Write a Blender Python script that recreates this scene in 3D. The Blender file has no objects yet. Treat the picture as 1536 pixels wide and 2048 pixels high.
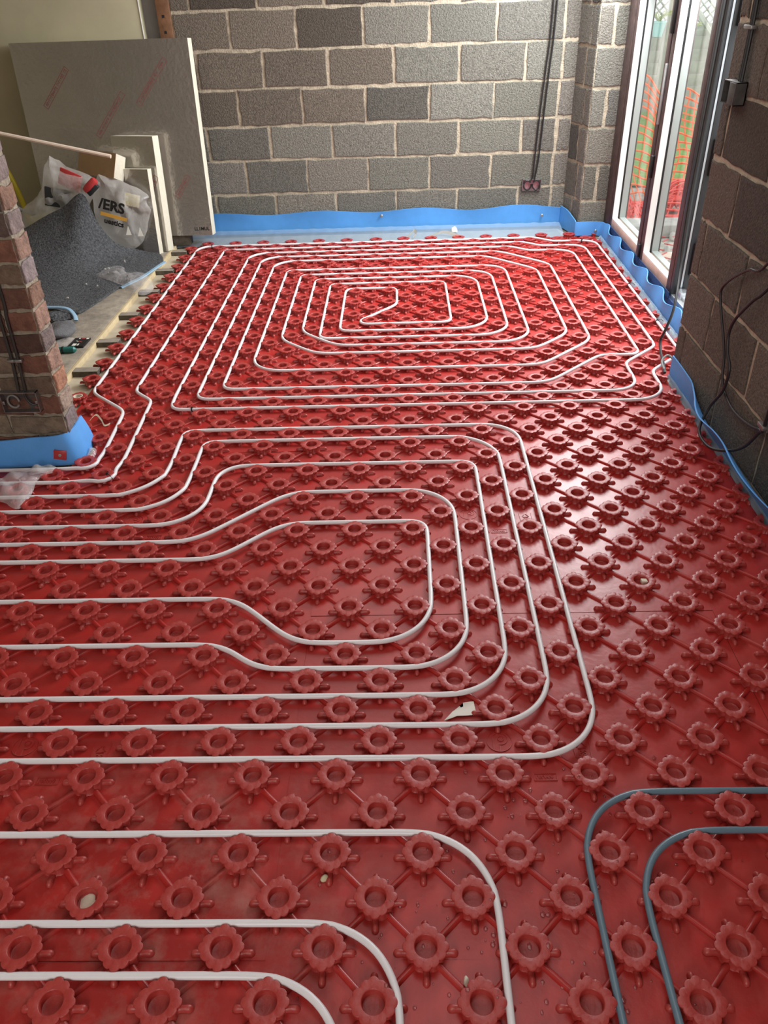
import bpy, bmesh, math, random
from mathutils import Vector, Matrix, noise
random.seed(7)
S = bpy.context.scene
C = S.collection
PI = math.pi

# ------------------------------------------------------------------ camera
cd = bpy.data.cameras.new('camera'); cam = bpy.data.objects.new('camera', cd); C.objects.link(cam)
cam.location = (0.6745, -0.6713, 1.5757)
cam.rotation_euler = (math.radians(55.675), math.radians(1.7204), math.radians(0.684))
cd.sensor_fit = 'VERTICAL'; cd.sensor_height = 24.0; cd.lens = 1554.28/2048*24.0
cd.clip_start = 0.02; cd.clip_end = 200
S.camera = cam
S.view_settings.view_transform = 'Standard'; S.view_settings.look = 'None'
S.view_settings.gamma = 1.0; S.view_settings.use_curve_mapping = False
S.view_settings.exposure = 0.0

# ------------------------------------------------------------------ sky, door daylight and added fill lamps
w = bpy.data.worlds.new('sky'); S.world = w; w.use_nodes = True
bg = w.node_tree.nodes['Background']; bg.inputs[0].default_value = (0.93, 0.97, 1.0, 1); bg.inputs[1].default_value = 1.9

def area(name, loc, target, sx, sy, power, col=(1, 1, 1), spread=PI):
    l = bpy.data.lights.new(name, 'AREA'); l.shape = 'RECTANGLE'; l.size = sx; l.size_y = sy
    l.energy = power; l.color = col; l.spread = spread
    o = bpy.data.objects.new(name, l); C.objects.link(o); o.location = loc
    d = Vector(target) - Vector(loc); o.rotation_euler = d.to_track_quat('-Z', 'Y').to_euler()
    return o
area('daylight_door', (2.12, 4.15, 1.85), (0.3, 3.6, 0.2), 2.0, 0.75, 150, (0.96, 0.98, 1.0))
area('fill_overhead', (0.5, 3.6, 2.38), (0.5, 3.6, 0.0), 1.2, 1.8, 16, (1.0, 0.98, 0.95))  # added soft fill from an assumed overhead source; the ceiling is built closed
area('fill_overhead_near', (0.95, 0.85, 2.38), (0.95, 0.85, 0.0), 1.1, 1.3, 9, (1.0, 0.98, 0.97))  # added lamp that gives the near panels their sheen, no opening above it
area('fill_rear', (0.1, -2.6, 1.5), (-0.5, 2.6, 0.2), 1.2, 1.4, 42, (1.0, 0.98, 0.96))  # added fill from behind the camera, the wall there has no window

# ------------------------------------------------------------------ helpers
def mat(name, col, rough=0.6, metal=0.0, bump=0.0, bscale=80.0, var=0.0, vscale=6.0, spec=None, attr=False, col2=None):
    m = bpy.data.materials.new(name); m.use_nodes = True
    nt = m.node_tree; b = nt.nodes['Principled BSDF']; N = nt.nodes; Lk = nt.links
    b.inputs['Roughness'].default_value = rough; b.inputs['Metallic'].default_value = metal
    if spec is not None: b.inputs['Specular IOR Level'].default_value = spec
    b.inputs['Base Color'].default_value = (*col, 1)
    tc = N.new('ShaderNodeTexCoord')
    src = None
    if var > 0 or col2:
        n = N.new('ShaderNodeTexNoise'); n.inputs['Scale'].default_value = vscale; n.inputs['Detail'].default_value = 8
        n.inputs['Roughness'].default_value = 0.65
        Lk.new(tc.outputs['Object'], n.inputs['Vector'])
        r = N.new('ShaderNodeValToRGB'); e = r.color_ramp.elements
        e[0].position = 0.32; e[1].position = 0.68
        c2 = col2 or tuple(min(1, c*(1+var)) for c in col)
        c1 = tuple(c*(1-var) for c in col) if var else col
        e[0].color = (*c1, 1); e[1].color = (*c2, 1)
        Lk.new(n.outputs['Fac'], r.inputs['Fac']); src = r.outputs['Color']
    if attr:
        a = N.new('ShaderNodeAttribute'); a.attribute_name = 'tint'
        mx = N.new('ShaderNodeMix'); mx.data_type = 'RGBA'; mx.blend_type = 'MULTIPLY'; mx.inputs[0].default_value = 1
        if src: Lk.new(src, mx.inputs[6])
        else: mx.inputs[6].default_value = (*col, 1)
        Lk.new(a.outputs['Color'], mx.inputs[7]); src = mx.outputs[2]
    if src: Lk.new(src, b.inputs['Base Color'])
    if bump > 0:
        n2 = N.new('ShaderNodeTexNoise'); n2.inputs['Scale'].default_value = bscale; n2.inputs['Detail'].default_value = 6
        Lk.new(tc.outputs['Object'], n2.inputs['Vector'])
        bp = N.new('ShaderNodeBump'); bp.inputs['Strength'].default_value = bump; bp.inputs['Distance'].default_value = 0.01
        Lk.new(n2.outputs['Fac'], bp.inputs['Height']); Lk.new(bp.outputs['Normal'], b.inputs['Normal'])
    return m

def film(name, col, alpha, rough=0.15, bump=0.6, bscale=25, spec=0.8):
    m = mat(name, col, rough, bump=bump, bscale=bscale, spec=spec)
    m.node_tree.nodes['Principled BSDF'].inputs['Alpha'].default_value = alpha
    return m

def obj(name, bm, m, parent=None, smooth=True, loc=None):
    me = bpy.data.meshes.new(name)
    bmesh.ops.recalc_face_normals(bm, faces=bm.faces)
    bm.to_mesh(me); bm.free()
    for x in (m if isinstance(m, (list, tuple)) else [m]): me.materials.append(x)
    if smooth:
        me.polygons.foreach_set('use_smooth', [True]*len(me.polygons))
        try: me.set_sharp_from_angle(angle=math.radians(38))
        except Exception: pass
    o = bpy.data.objects.new(name, me); C.objects.link(o)
    if parent: o.parent = parent
    if loc: o.location = loc
    return o
def tag(o, label=None, cat=None, group=None, kind=None):
    if label: o['label'] = label
    if cat: o['category'] = cat
    if group: o['group'] = group
    if kind: o['kind'] = kind
    return o
def empty(name, loc, label, cat, group=None, kind=None):
    o = bpy.data.objects.new(name, None); C.objects.link(o); o.location = loc; o.empty_display_size = 0.1
    return tag(o, label, cat, group, kind)
def under(o, parent):        # parent while keeping the world place (parents are only moved, never turned)
    o.parent = parent; o.location = o.location - parent.location; return o

def box(bm, a, b, bev=0.0, mi=0, M=None):
    r = bmesh.ops.create_cube(bm, size=1.0); vs = r['verts']
    for v in vs:
        v.co = Vector([(a[i]+b[i])/2 + v.co[i]*(b[i]-a[i]) for i in range(3)])
    fs = list({f for v in vs for f in v.link_faces})
    if bev > 0:
        es = list({e for v in vs for e in v.link_edges})
        rr = bmesh.ops.bevel(bm, geom=es, offset=bev, segments=2, affect='EDGES', profile=0.5)
        fs = list(set(rr['faces']) | {f for f in fs if f.is_valid}); vs = list({v for f in fs for v in f.verts})
        fs = list({f for v in vs for f in v.link_faces}); vs = list({v for f in fs for v in f.verts})
    for f in fs: f.material_index = mi
    if M: bmesh.ops.transform(bm, matrix=M, verts=vs)
    return vs
def quad(bm, pts, mi=0):
    f = bm.faces.new([bm.verts.new(p) for p in pts]); f.material_index = mi; return f

def smooth_path(pts, n=8, closed=False):
    P = [Vector(p) for p in pts]; out = []
    for i in range(len(P)-1):
        p0 = P[max(i-1, 0)]; p1 = P[i]; p2 = P[i+1]; p3 = P[min(i+2, len(P)-1)]
        for k in range(n):
            t = k/n
            out.append(0.5*((2*p1)+(-p0+p2)*t+(2*p0-5*p1+4*p2-p3)*t*t+(-p0+3*p1-3*p2+p3)*t**3))
    out.append(P[-1]); return out
def fillet(vs, z, step=0.03):
    P = [Vector((u*.1, v*.1, z)) for u, v, *_ in vs]; R = [(x[2]*.1 if len(x) > 2 else 0) for x in vs]
    out = [P[0]]
    for i in range(1, len(P)-1):
        a, b, c = P[i-1], P[i], P[i+1]
        d1 = (a-b); d2 = (c-b); l1, l2 = d1.length, d2.length; d1.normalize(); d2.normalize()
        ang = d1.angle(d2); r = R[i]
        if r <= 0 or ang > PI-.01: out.append(b); continue
        t = min(r/math.tan(ang/2), l1*.49 if i > 1 else l1*.95, l2*.49 if i < len(P)-2 else l2*.95); r = t*math.tan(ang/2)
        bis = (d1+d2).normalized(); cen = b+bis*(r/math.sin(ang/2))
        s = b+d1*t; e = b+d2*t; v0 = s-cen; v1 = e-cen; sw = v0.angle(v1); n = max(4, int(sw/0.09))
        ax = v0.cross(v1).normalized()
        for k in range(n+1): out.append(cen+Matrix.Rotation(sw*k/n, 3, ax) @ v0)
    out.append(P[-1])
    res = [out[0]]
    for p in out[1:]:
        d = (p-res[-1]).length
        if d < 1e-4: continue
        k = int(d/0.022)+1; q = res[-1].copy()
        for j in range(1, k+1): res.append(q.lerp(p, j/k))
    for it in range(9):              # the pipe bows round the studs it is clipped between
        for i_, p in enumerate(res):
            u0, v0 = math.floor(p.x*10), math.floor(p.y*10)
            for u in (u0-1, u0, u0+1, u0+2):
                for v in (v0-1, v0, v0+1, v0+2):
                    if (u+v) % 2: continue
                    dx, dy = p.x-u*.1, p.y-v*.1; d = math.hypot(dx, dy)
                    if 1e-5 < d < .0465: p.x += dx/d*(.0465-d); p.y += dy/d*(.0465-d)
        if it < 8:
            cp = [q.copy() for q in res]
            for i_ in range(1, len(res)-1): res[i_] = cp[i_]*.5+(cp[i_-1]+cp[i_+1])*.25
    for p in res: p.x, p.y = lat(p.x*10, p.y*10)
    return res
def lat(u, v):                       # panel lattice to metres; the far left panels lie with a slightly wider joint
    k = min(1, max(0, (v-20)/6)); du = k*(-.12-.021*(3.85-u)) if u < 3.85 else 0
    return (u+du)*.1, (v+max(0, v-44)*.05)*.1
def tube(bm, path, r, seg=10, mi=0, cap=True, flat=1.0):
    path = [Vector(p) for p in path]; rings = []
    nrm = None
    for i, p in enumerate(path):
        t = (path[min(i+1, len(path)-1)]-path[max(i-1, 0)]).normalized()
        if nrm is None:
            nrm = t.orthogonal().normalized() if abs(t.z) > .95 else Vector((0, 0, 1))
        nrm = (nrm - t*nrm.dot(t)).normalized(); bn = t.cross(nrm)
        rr = r[i] if isinstance(r, list) else r
        rings.append([bm.verts.new(p+(nrm*math.cos(2*PI*k/seg)*flat+bn*math.sin(2*PI*k/seg))*rr) for k in range(seg)])
    for a, b in zip(rings, rings[1:]):
        for k in range(seg):
            f = bm.faces.new((a[k], a[(k+1) % seg], b[(k+1) % seg], b[k])); f.material_index = mi
    if cap:
        for rg in (rings[0], rings[-1]):
            f = bm.faces.new(rg); f.material_index = mi
def prism(bm, pts, z0, z1, mi=0):
    a = [bm.verts.new((x, y, z0)) for x, y in pts]; b = [bm.verts.new((x, y, z1)) for x, y in pts]
    n = len(pts); fs = [bm.faces.new(a[::-1]), bm.faces.new(b)]
    for i in range(n): fs.append(bm.faces.new((a[i], a[(i+1) % n], b[(i+1) % n], b[i])))
    for f in fs: f.material_index = mi
def lathe(bm, prof, loc=(0, 0, 0), seg=20, mi=0, M=None):
    rings = []
    for r, z in prof:
        rings.append([bm.verts.new((max(r, 1e-4)*math.cos(2*PI*k/seg), max(r, 1e-4)*math.sin(2*PI*k/seg), z)) for k in range(seg)])
    for a, b in zip(rings, rings[1:]):
        for k in range(seg):
            f = bm.faces.new((a[k], a[(k+1) % seg], b[(k+1) % seg], b[k])); f.material_index = mi
    vs = [v for rg in rings for v in rg]
    for rg in (rings[0], rings[-1]): bm.faces.new(rg).material_index = mi
    bmesh.ops.transform(bm, matrix=Matrix.Translation(loc) @ (M or Matrix()), verts=vs)
def text_bm(bm, s, size, M, off=0.0, extr=0.0, mi=0, shear=0.0):
    cu = bpy.data.curves.new('t', 'FONT'); cu.body = s; cu.size = size; cu.offset = off; cu.extrude = extr; cu.align_x = 'CENTER'; cu.align_y = 'CENTER'; cu.shear = shear
    cu.resolution_u = 3
    o = bpy.data.objects.new('t', cu); C.objects.link(o)
    dg = bpy.context.evaluated_depsgraph_get(); dg.update()
    me = bpy.data.meshes.new_from_object(o.evaluated_get(dg))
    n0 = len(bm.verts); f0 = len(bm.faces)
    bm.from_mesh(me); bm.verts.ensure_lookup_table(); bm.faces.ensure_lookup_table()
    bmesh.ops.transform(bm, matrix=M, verts=bm.verts[n0:])
    for f in bm.faces[f0:]: f.material_index = mi
    bpy.data.objects.remove(o); bpy.data.curves.remove(cu); bpy.data.meshes.remove(me)
def frame_mat(o, x, y):      # 4x4 with local x, y axes in world and z = x cross y
    x = Vector(x).normalized(); y = Vector(y); z = x.cross(y).normalized(); y = z.cross(x)
    return Matrix(((x.x, y.x, z.x, o[0]), (x.y, y.y, z.y, o[1]), (x.z, y.z, z.z, o[2]), (0, 0, 0, 1)))
def crumple(bm, amp, scale, seed=0.0, verts=None, z0=None):
    for v in (verts or bm.verts):
        p = v.co*scale + Vector((seed, seed*1.7, -seed))
        v.co += amp*Vector((noise.noise(p), noise.noise(p+Vector((31, 0, 0))), noise.noise(p+Vector((0, 57, 0)))))
        if z0 is not None and v.co.z < z0: v.co.z = z0

# ------------------------------------------------------------------ materials
M = {}
M['red'] = mat('red_plastic', (0.40, 0.023, 0.019), 0.35, bump=0.05, bscale=60, var=0.10, vscale=5, spec=0.5)
nt_ = M['red'].node_tree; b_ = nt_.nodes['Principled BSDF']; col_ = b_.inputs['Base Color'].links[0].from_socket
def node(t, **k):
    n = nt_.nodes.new(t)
    for a_, v_ in k.items(): setattr(n, a_, v_)
    return n
tc_ = [n for n in nt_.nodes if n.type == 'TEX_COORD'][0]
n1 = node('ShaderNodeTexNoise'); n1.inputs['Scale'].default_value = 7; n1.inputs['Detail'].default_value = 9; n1.inputs['Roughness'].default_value = .7
nt_.links.new(tc_.outputs['Object'], n1.inputs['Vector'])
r1 = node('ShaderNodeMapRange'); r1.inputs[1].default_value = .46; r1.inputs[2].default_value = .78; nt_.links.new(n1.outputs['Fac'], r1.inputs[0])
dv_ = node('ShaderNodeVectorMath', operation='DISTANCE'); dv_.inputs[1].default_value = (.14, .22, 0); nt_.links.new(tc_.outputs['Object'], dv_.inputs[0])
r2 = node('ShaderNodeMapRange'); r2.inputs[1].default_value = .05; r2.inputs[2].default_value = .55; r2.inputs[3].default_value = .95; r2.inputs[4].default_value = .13; nt_.links.new(dv_.outputs['Value'], r2.inputs[0])
m1 = node('ShaderNodeMath', operation='MULTIPLY'); nt_.links.new(r1.outputs[0], m1.inputs[0]); nt_.links.new(r2.outputs[0], m1.inputs[1])
mxd = node('ShaderNodeMix', data_type='RGBA'); nt_.links.new(m1.outputs[0], mxd.inputs[0]); nt_.links.new(col_, mxd.inputs[6]); mxd.inputs[7].default_value = (.40, .22, .18, 1)
nt_.links.new(mxd.outputs[2], b_.inputs['Base Color'])
r3 = node('ShaderNodeMapRange'); r3.inputs[3].default_value = .34; r3.inputs[4].default_value = .75; nt_.links.new(m1.outputs[0], r3.inputs[0]); nt_.links.new(r3.outputs[0], b_.inputs['Roughness'])
M['redstud'] = mat('red_plastic_scuffed', (0.35, 0.027, 0.023), 0.42, bump=0.12, bscale=140, col2=(0.42, 0.055, 0.045), vscale=45, spec=0.55)
M['pipe'] = mat('pipe_white', (0.78, 0.76, 0.77), 0.34, spec=0.5, var=0.03, vscale=12)
M['greypipe'] = mat('pipe_grey', (0.13, 0.20, 0.25), 0.33, var=0.06, vscale=20)
M['block'] = mat('concrete_block', (0.185, 0.18, 0.158), 0.95, bump=1.0, bscale=130, var=0.42, vscale=80, attr=True)
M['mortar'] = mat('mortar', (0.46, 0.40, 0.30), 0.95, bump=0.7, bscale=90, var=0.25, vscale=25)
M['brick'] = mat('old_brick', (0.62, 0.56, 0.52), 0.92, bump=0.9, bscale=70, var=0.35, vscale=22, attr=True)
M['oldmortar'] = mat('old_mortar', (0.34, 0.29, 0.22), 0.95, bump=1.0, bscale=60, var=0.3, vscale=30)
M['plaster'] = mat('plaster_cream', (0.46, 0.42, 0.28), 0.75, bump=0.1, bscale=8, var=0.08, vscale=3)
M['plasterboard'] = mat('plaster_grey', (0.22, 0.21, 0.20), 0.85, var=0.1, vscale=8)
M['white_paint'] = mat('white_paint', (0.72, 0.71, 0.68), 0.8)
M['blue'] = mat('blue_foam', (0.10, 0.36, 0.82), 0.55, bump=0.08, bscale=200, var=0.06, vscale=14)
M['film'] = film('clear_film', (0.34, 0.46, 0.58), 0.55, 0.28, bump=0.5, bscale=18)
M['foil'] = mat('foil_facing', (0.50, 0.47, 0.44), 0.22, metal=0.85, bump=0.25, bscale=34, var=0.05, vscale=5)
M['foam'] = mat('cream_foam', (0.76, 0.72, 0.58), 0.9, bump=0.2, bscale=120, var=0.06, vscale=40)
M['kraft'] = mat('brown_facing', (0.30, 0.19, 0.09), 0.6, var=0.1, vscale=10)
M['redink'] = mat('red_ink', (0.33, 0.10, 0.10), 0.5)
M['black'] = mat('black_plastic', (0.012, 0.012, 0.013), 0.4)
M['blackink'] = mat('black_ink', (0.015, 0.014, 0.014), 0.5)
M['crumb'] = mat('rubber_crumb', (0.022, 0.023, 0.026), 0.85, bump=1.0, bscale=110, col2=(0.15, 0.155, 0.165), vscale=75)
M['paleblue'] = mat('pale_blue_backing', (0.28, 0.45, 0.60), 0.7)
M['board'] = mat('dusty_floorboard', (0.30, 0.26, 0.205), 0.9, bump=0.4, bscale=40, var=0.3, vscale=14)
M['cleat'] = mat('pale_timber', (0.62, 0.50, 0.30), 0.75, var=0.12, vscale=18)
M['ply'] = mat('pale_ply', (0.52, 0.46, 0.34), 0.85, var=0.15, vscale=9)
M['darkwood'] = mat('dark_stained_wood', (0.10, 0.085, 0.065), 0.9, bump=0.4, bscale=60, var=0.35, vscale=25)
M['stubtop'] = mat('grey_wood', (0.30, 0.26, 0.21), 0.9, var=0.2, vscale=20)
M['dowel'] = mat('pink_timber', (0.90, 0.74, 0.60), 0.7)
M['brownwood'] = mat('brown_wood', (0.20, 0.095, 0.045), 0.75, bump=0.3, bscale=30, var=0.25, vscale=14)
M['bag'] = film('milky_polythene', (0.90, 0.88, 0.83), 0.34, 0.15, bump=1.0, bscale=22)
M['clear'] = film('clear_polythene', (0.86, 0.84, 0.83), 0.30, 0.10, bump=1.0, bscale=26)
M['paper'] = mat('paper', (0.80, 0.78, 0.70), 0.8)
M['cream'] = mat('cream_paper', (0.60, 0.55, 0.36), 0.8, var=0.12, vscale=16)
M['redbit'] = mat('red_packet', (0.55, 0.05, 0.05), 0.4)
M['darkbit'] = mat('charcoal', (0.03, 0.033, 0.036), 0.6)
M['orange_ink'] = mat('orange_ink', (0.85, 0.45, 0.07), 0.5)
M['metal'] = mat('galvanised_steel', (0.36, 0.36, 0.36), 0.38, metal=0.85, var=0.2, vscale=20)
M['dullmetal'] = mat('dull_galvanised', (0.12, 0.115, 0.11), 0.5, metal=0.6, var=0.3, vscale=25)
M['pinkfoil'] = mat('box_lining', (0.42, 0.22, 0.24), 0.35, metal=0.3, var=0.3, vscale=40)
M['cable'] = mat('cable_black', (0.016, 0.015, 0.016), 0.45)
M['cablegrey'] = mat('cable_grey', (0.23, 0.23, 0.22), 0.5)
M['conduit'] = mat('conduit_dark', (0.045, 0.042, 0.040), 0.5)
M['woodgrain'] = mat('brown_woodgrain_film', (0.085, 0.055, 0.052), 0.5, var=0.35, vscale=30, bump=0.15, bscale=50)
M['upvc'] = mat('white_upvc', (0.86, 0.85, 0.82), 0.35)
M['bead'] = mat('grey_bead', (0.42, 0.46, 0.44), 0.4)
M['alu'] = mat('aluminium', (0.62, 0.66, 0.68), 0.3, metal=0.7)
M['charcoalframe'] = mat('charcoal_profile', (0.035, 0.038, 0.042), 0.38)
M['dpc'] = mat('blue_embossed_membrane', (0.06, 0.13, 0.34), 0.5, bump=1.0, bscale=110, var=0.4, vscale=110)
M['grass'] = mat('lawn', (0.16, 0.27, 0.06), 0.95, bump=0.6, bscale=30, var=0.3, vscale=20)
M['patio'] = mat('rubble_ground', (0.36, 0.33, 0.29), 0.95, bump=0.7, bscale=20, var=0.35, vscale=9)
M['fence'] = mat('weathered_fence', (0.46, 0.42, 0.37), 0.9, bump=0.2, bscale=18, var=0.16, vscale=7)
M['trellis'] = mat('weathered_trellis', (0.50, 0.47, 0.42), 0.9)
M['orange'] = mat('orange_netting', (0.95, 0.20, 0.06), 0.6)
M['netred'] = mat('red_netting', (0.85, 0.10, 0.08), 0.6)
M['pot'] = mat('pale_blue_pot', (0.42, 0.68, 0.70), 0.5)
M['stone'] = mat('grey_stone', (0.40, 0.38, 0.35), 0.9, bump=0.5, bscale=20, var=0.2, vscale=9)
M['slab'] = mat('pink_slab', (0.62, 0.47, 0.38), 0.9, var=0.15, vscale=12)
M['leaf'] = mat('yellowish_leaves', (0.40, 0.42, 0.16), 0.8)
M['teal'] = mat('teal_plastic', (0.02, 0.16, 0.14), 0.4)
M['glove'] = mat('grey_fabric', (0.14, 0.14, 0.145), 0.9, bump=0.4, bscale=120, var=0.2, vscale=20)
M['yellow'] = mat('yellow_plastic', (0.60, 0.48, 0.03), 0.4)
M['water'] = film('water', (0.35, 0.05, 0.045), 0.45, 0.03, bump=0, spec=1.0)
# glass: thin pane, mostly transparent with a mirror film by angle
gm = bpy.data.materials.new('window_glass'); gm.use_nodes = True; nt = gm.node_tree
for n in list(nt.nodes):
    if n.type != 'OUTPUT_MATERIAL': nt.nodes.remove(n)
tr = nt.nodes.new('ShaderNodeBsdfTransparent'); tr.inputs[0].default_value = (0.96, 0.98, 0.97, 1)
gl = nt.nodes.new('ShaderNodeBsdfGlossy'); gl.inputs['Roughness'].default_value = 0.0
lw = nt.nodes.new('ShaderNodeLayerWeight'); lw.inputs[0].default_value = 0.5
fr = nt.nodes.new('ShaderNodeMath'); fr.operation = 'POWER'; fr.inputs[1].default_value = 6.0; nt.links.new(lw.outputs['Facing'], fr.inputs[0])
mx = nt.nodes.new('ShaderNodeMixShader')
nt.links.new(fr.outputs[0], mx.inputs[0]); nt.links.new(tr.outputs[0], mx.inputs[1]); nt.links.new(gl.outputs[0], mx.inputs[2])
nt.links.new(mx.outputs[0], [n for n in nt.nodes if n.type == 'OUTPUT_MATERIAL'][0].inputs[0])
M['glass'] = gm

# ------------------------------------------------------------------ masonry
def masonry(bm, O, U, Nn, beds, joints, u0, u1, gap=0.012, depth=0.007, jit=0.003, tint=None, back=True, layer=None, cuts=(7, 4)):
    O, U, Nn = Vector(O), Vector(U).normalized(), Vector(Nn).normalized(); Z = Vector((0, 0, 1))
    lay = layer or bm.loops.layers.float_color.get('tint') or bm.loops.layers.float_color.new('tint')
    def P(a, z, d): return O+U*a+Z*z+Nn*d
    if back:
        f = quad(bm, [P(u0, beds[0], 0), P(u1, beds[0], 0), P(u1, beds[-1], 0), P(u0, beds[-1], 0)], 1)
        for l in f.loops: l[lay] = (1, 1, 1, 1)
    for i in range(len(beds)-1):
        js = [u0-.5*gap]+[j for j in joints[i] if u0+.03 < j < u1-.03]+[u1+.5*gap]
        for a, b in zip(js, js[1:]):
            g = gap*(0.5+random.uniform(-.12, .25))
            a2, b2 = max(a+g, u0), min(b-g, u1); z0, z1 = beds[i]+g*random.uniform(.8, 1.1), beds[i+1]-g*random.uniform(.8, 1.1)
            if b2-a2 < .02 or z1-z0 < .02: continue
            nx, nz = cuts; pts = []
            for k in range(nx): pts.append((a2+(b2-a2)*k/nx, z0))
            for k in range(nz): pts.append((b2, z0+(z1-z0)*k/nz))
            for k in range(nx): pts.append((b2-(b2-a2)*k/nx, z1))
            for k in range(nz): pts.append((a2, z1-(z1-z0)*k/nz))
            pts = [(min(max(x+random.gauss(0, jit), u0), u1), z+random.gauss(0, jit)) for x, z in pts]
            d = depth*random.uniform(.7, 1.25); cx, cz = (a2+b2)/2, (z0+z1)/2
            low = [bm.verts.new(P(x, z, -.002)) for x, z in pts]
            mid = [bm.verts.new(P(x, z, d*.75)) for x, z in pts]
            top = [bm.verts.new(P(cx+(x-cx)*(1-.006/(b2-a2)*2), cz+(z-cz)*(1-.006/(z1-z0)*2), d)) for x, z in pts]
            fs = [bm.faces.new(top)]; n = len(pts)
            for A, B in ((low, mid), (mid, top)):
                for k in range(n): fs.append(bm.faces.new((A[k], A[(k+1) % n], B[(k+1) % n], B[k])))
            t = tint(cx, cz) if tint else (1, 1, 1)
            for f in fs:
                f.material_index = 0
                for l in f.loops: l[lay] = (*t, 1)
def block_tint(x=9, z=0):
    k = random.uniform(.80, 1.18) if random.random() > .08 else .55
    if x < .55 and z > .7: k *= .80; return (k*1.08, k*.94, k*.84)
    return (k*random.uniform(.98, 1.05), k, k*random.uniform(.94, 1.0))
def brick_tint(x=0, z=0):
    c = random.choice([(.22, .115, .085), (.25, .14, .105), (.17, .10, .085), (.26, .20, .15), (.34, .29, .22), (.27, .22, .17), (.30, .15, .11), (.18, .14, .13)])
    k = random.uniform(.85, 1.2); return tuple(x*k for x in c)
def end_tint(x=0, z=0):
    c = random.choice([(.50, .34, .27), (.42, .27, .20), (.36, .32, .34), (.55, .30, .20), (.48, .40, .34), (.34, .29, .29)])
    k = random.uniform(.85, 1.2); return tuple(x*k for x in c)

BEDS = [-0.163, 0.067, 0.297, 0.526, 0.752, 0.983, 1.217, 1.45, 1.68, 1.91, 2.14, 2.42]
ODD = [-0.69+.4485*k for k in range(8)]; EVEN = [-0.887+.4465*k for k in range(8)]
bm = bmesh.new()
jb = [ODD if i % 2 == 1 else EVEN for i in range(len(BEDS)-1)]
jb = [[j for j in js if j < 1.86]+([1.80] if i % 2 else []) for i, js in enumerate(jb)]
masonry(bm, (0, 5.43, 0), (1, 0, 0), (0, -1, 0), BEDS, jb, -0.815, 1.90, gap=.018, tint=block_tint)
box(bm, (-0.83, 5.432, -.16), (2.2, 5.6, 2.42), mi=1)
tag(obj('wall_back', bm, [M['block'], M['mortar']], smooth=False), kind='structure')

bm = bmesh.new(); pb = [0.004, 0.24, 0.478, 0.714, 0.95, 1.187, 1.42, 1.66, 1.9, 2.14, 2.42]
masonry(bm, (1.967, 5.17, 0), (1, 0, 0), (0, -1, 0), pb, [[] if i % 2 == 0 else [0.098] for i in range(10)], 0, 0.196, gap=.018, tint=lambda x, z: block_tint(), cuts=(4, 4))
dv = Vector((1.90-1.967, 5.43-5.17, 0)); ln = dv.length
masonry(bm, (1.967, 5.17, 0), dv, (-1, -.25, 0), pb, [[0.13] if i % 2 == 0 else [0.09] for i in range(10)], 0, ln, gap=.018, tint=lambda x, z: tuple(.9*c for c in block_tint()), cuts=(4, 4))
prism(bm, [(1.905, 5.431), (1.969, 5.173), (2.163, 5.173), (2.163, 5.6), (1.905, 5.6)], 0, 2.42, 1)
tag(obj('wall_return', bm, [M['block'], M['mortar']], smooth=False), kind='structure')

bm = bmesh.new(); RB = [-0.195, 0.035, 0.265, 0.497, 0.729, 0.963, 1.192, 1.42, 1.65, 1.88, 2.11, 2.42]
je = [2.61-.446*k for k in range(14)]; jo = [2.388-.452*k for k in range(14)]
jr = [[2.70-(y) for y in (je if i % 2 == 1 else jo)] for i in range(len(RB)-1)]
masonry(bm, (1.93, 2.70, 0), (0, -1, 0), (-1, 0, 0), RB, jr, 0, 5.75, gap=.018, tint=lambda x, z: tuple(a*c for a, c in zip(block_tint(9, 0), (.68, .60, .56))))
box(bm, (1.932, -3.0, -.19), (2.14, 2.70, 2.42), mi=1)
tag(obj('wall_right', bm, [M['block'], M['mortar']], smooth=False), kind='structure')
bm = bmesh.new(); box(bm, (1.965, 2.70, 2.10), (2.26, 5.17, 2.42))
tag(obj('trim_1', bm, M['mortar'], smooth=False), kind='structure')

# brick nib on the left
bm = bmesh.new(); bb = [0.125-.0845*2+.0845*k for k in range(30)]
fj = [[.215*k+.11 for k in range(6)] if i % 2 else [.215*k+.003+.215 for k in range(6)] for i in range(29)]
masonry(bm, (-0.66, 2.05, 0), (-1, 0, 0), (0, -1, 0), bb, fj, 0, 1.2, gap=.013, depth=.008, jit=.0028, tint=brick_tint, cuts=(6, 3))
masonry(bm, (-0.66, 2.052, 0), (0, 1, 0), (1, 0, 0), bb, [[] for _ in range(29)], 0, .108, gap=.013, depth=.009, jit=.0035, tint=end_tint, cuts=(4, 3))
box(bm, (-1.86, 2.052, -.04), (-0.662, 2.158, 2.42), mi=1)
tag(obj('wall_left', bm, [M['brick'], M['oldmortar']], smooth=False), kind='structure')

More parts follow.
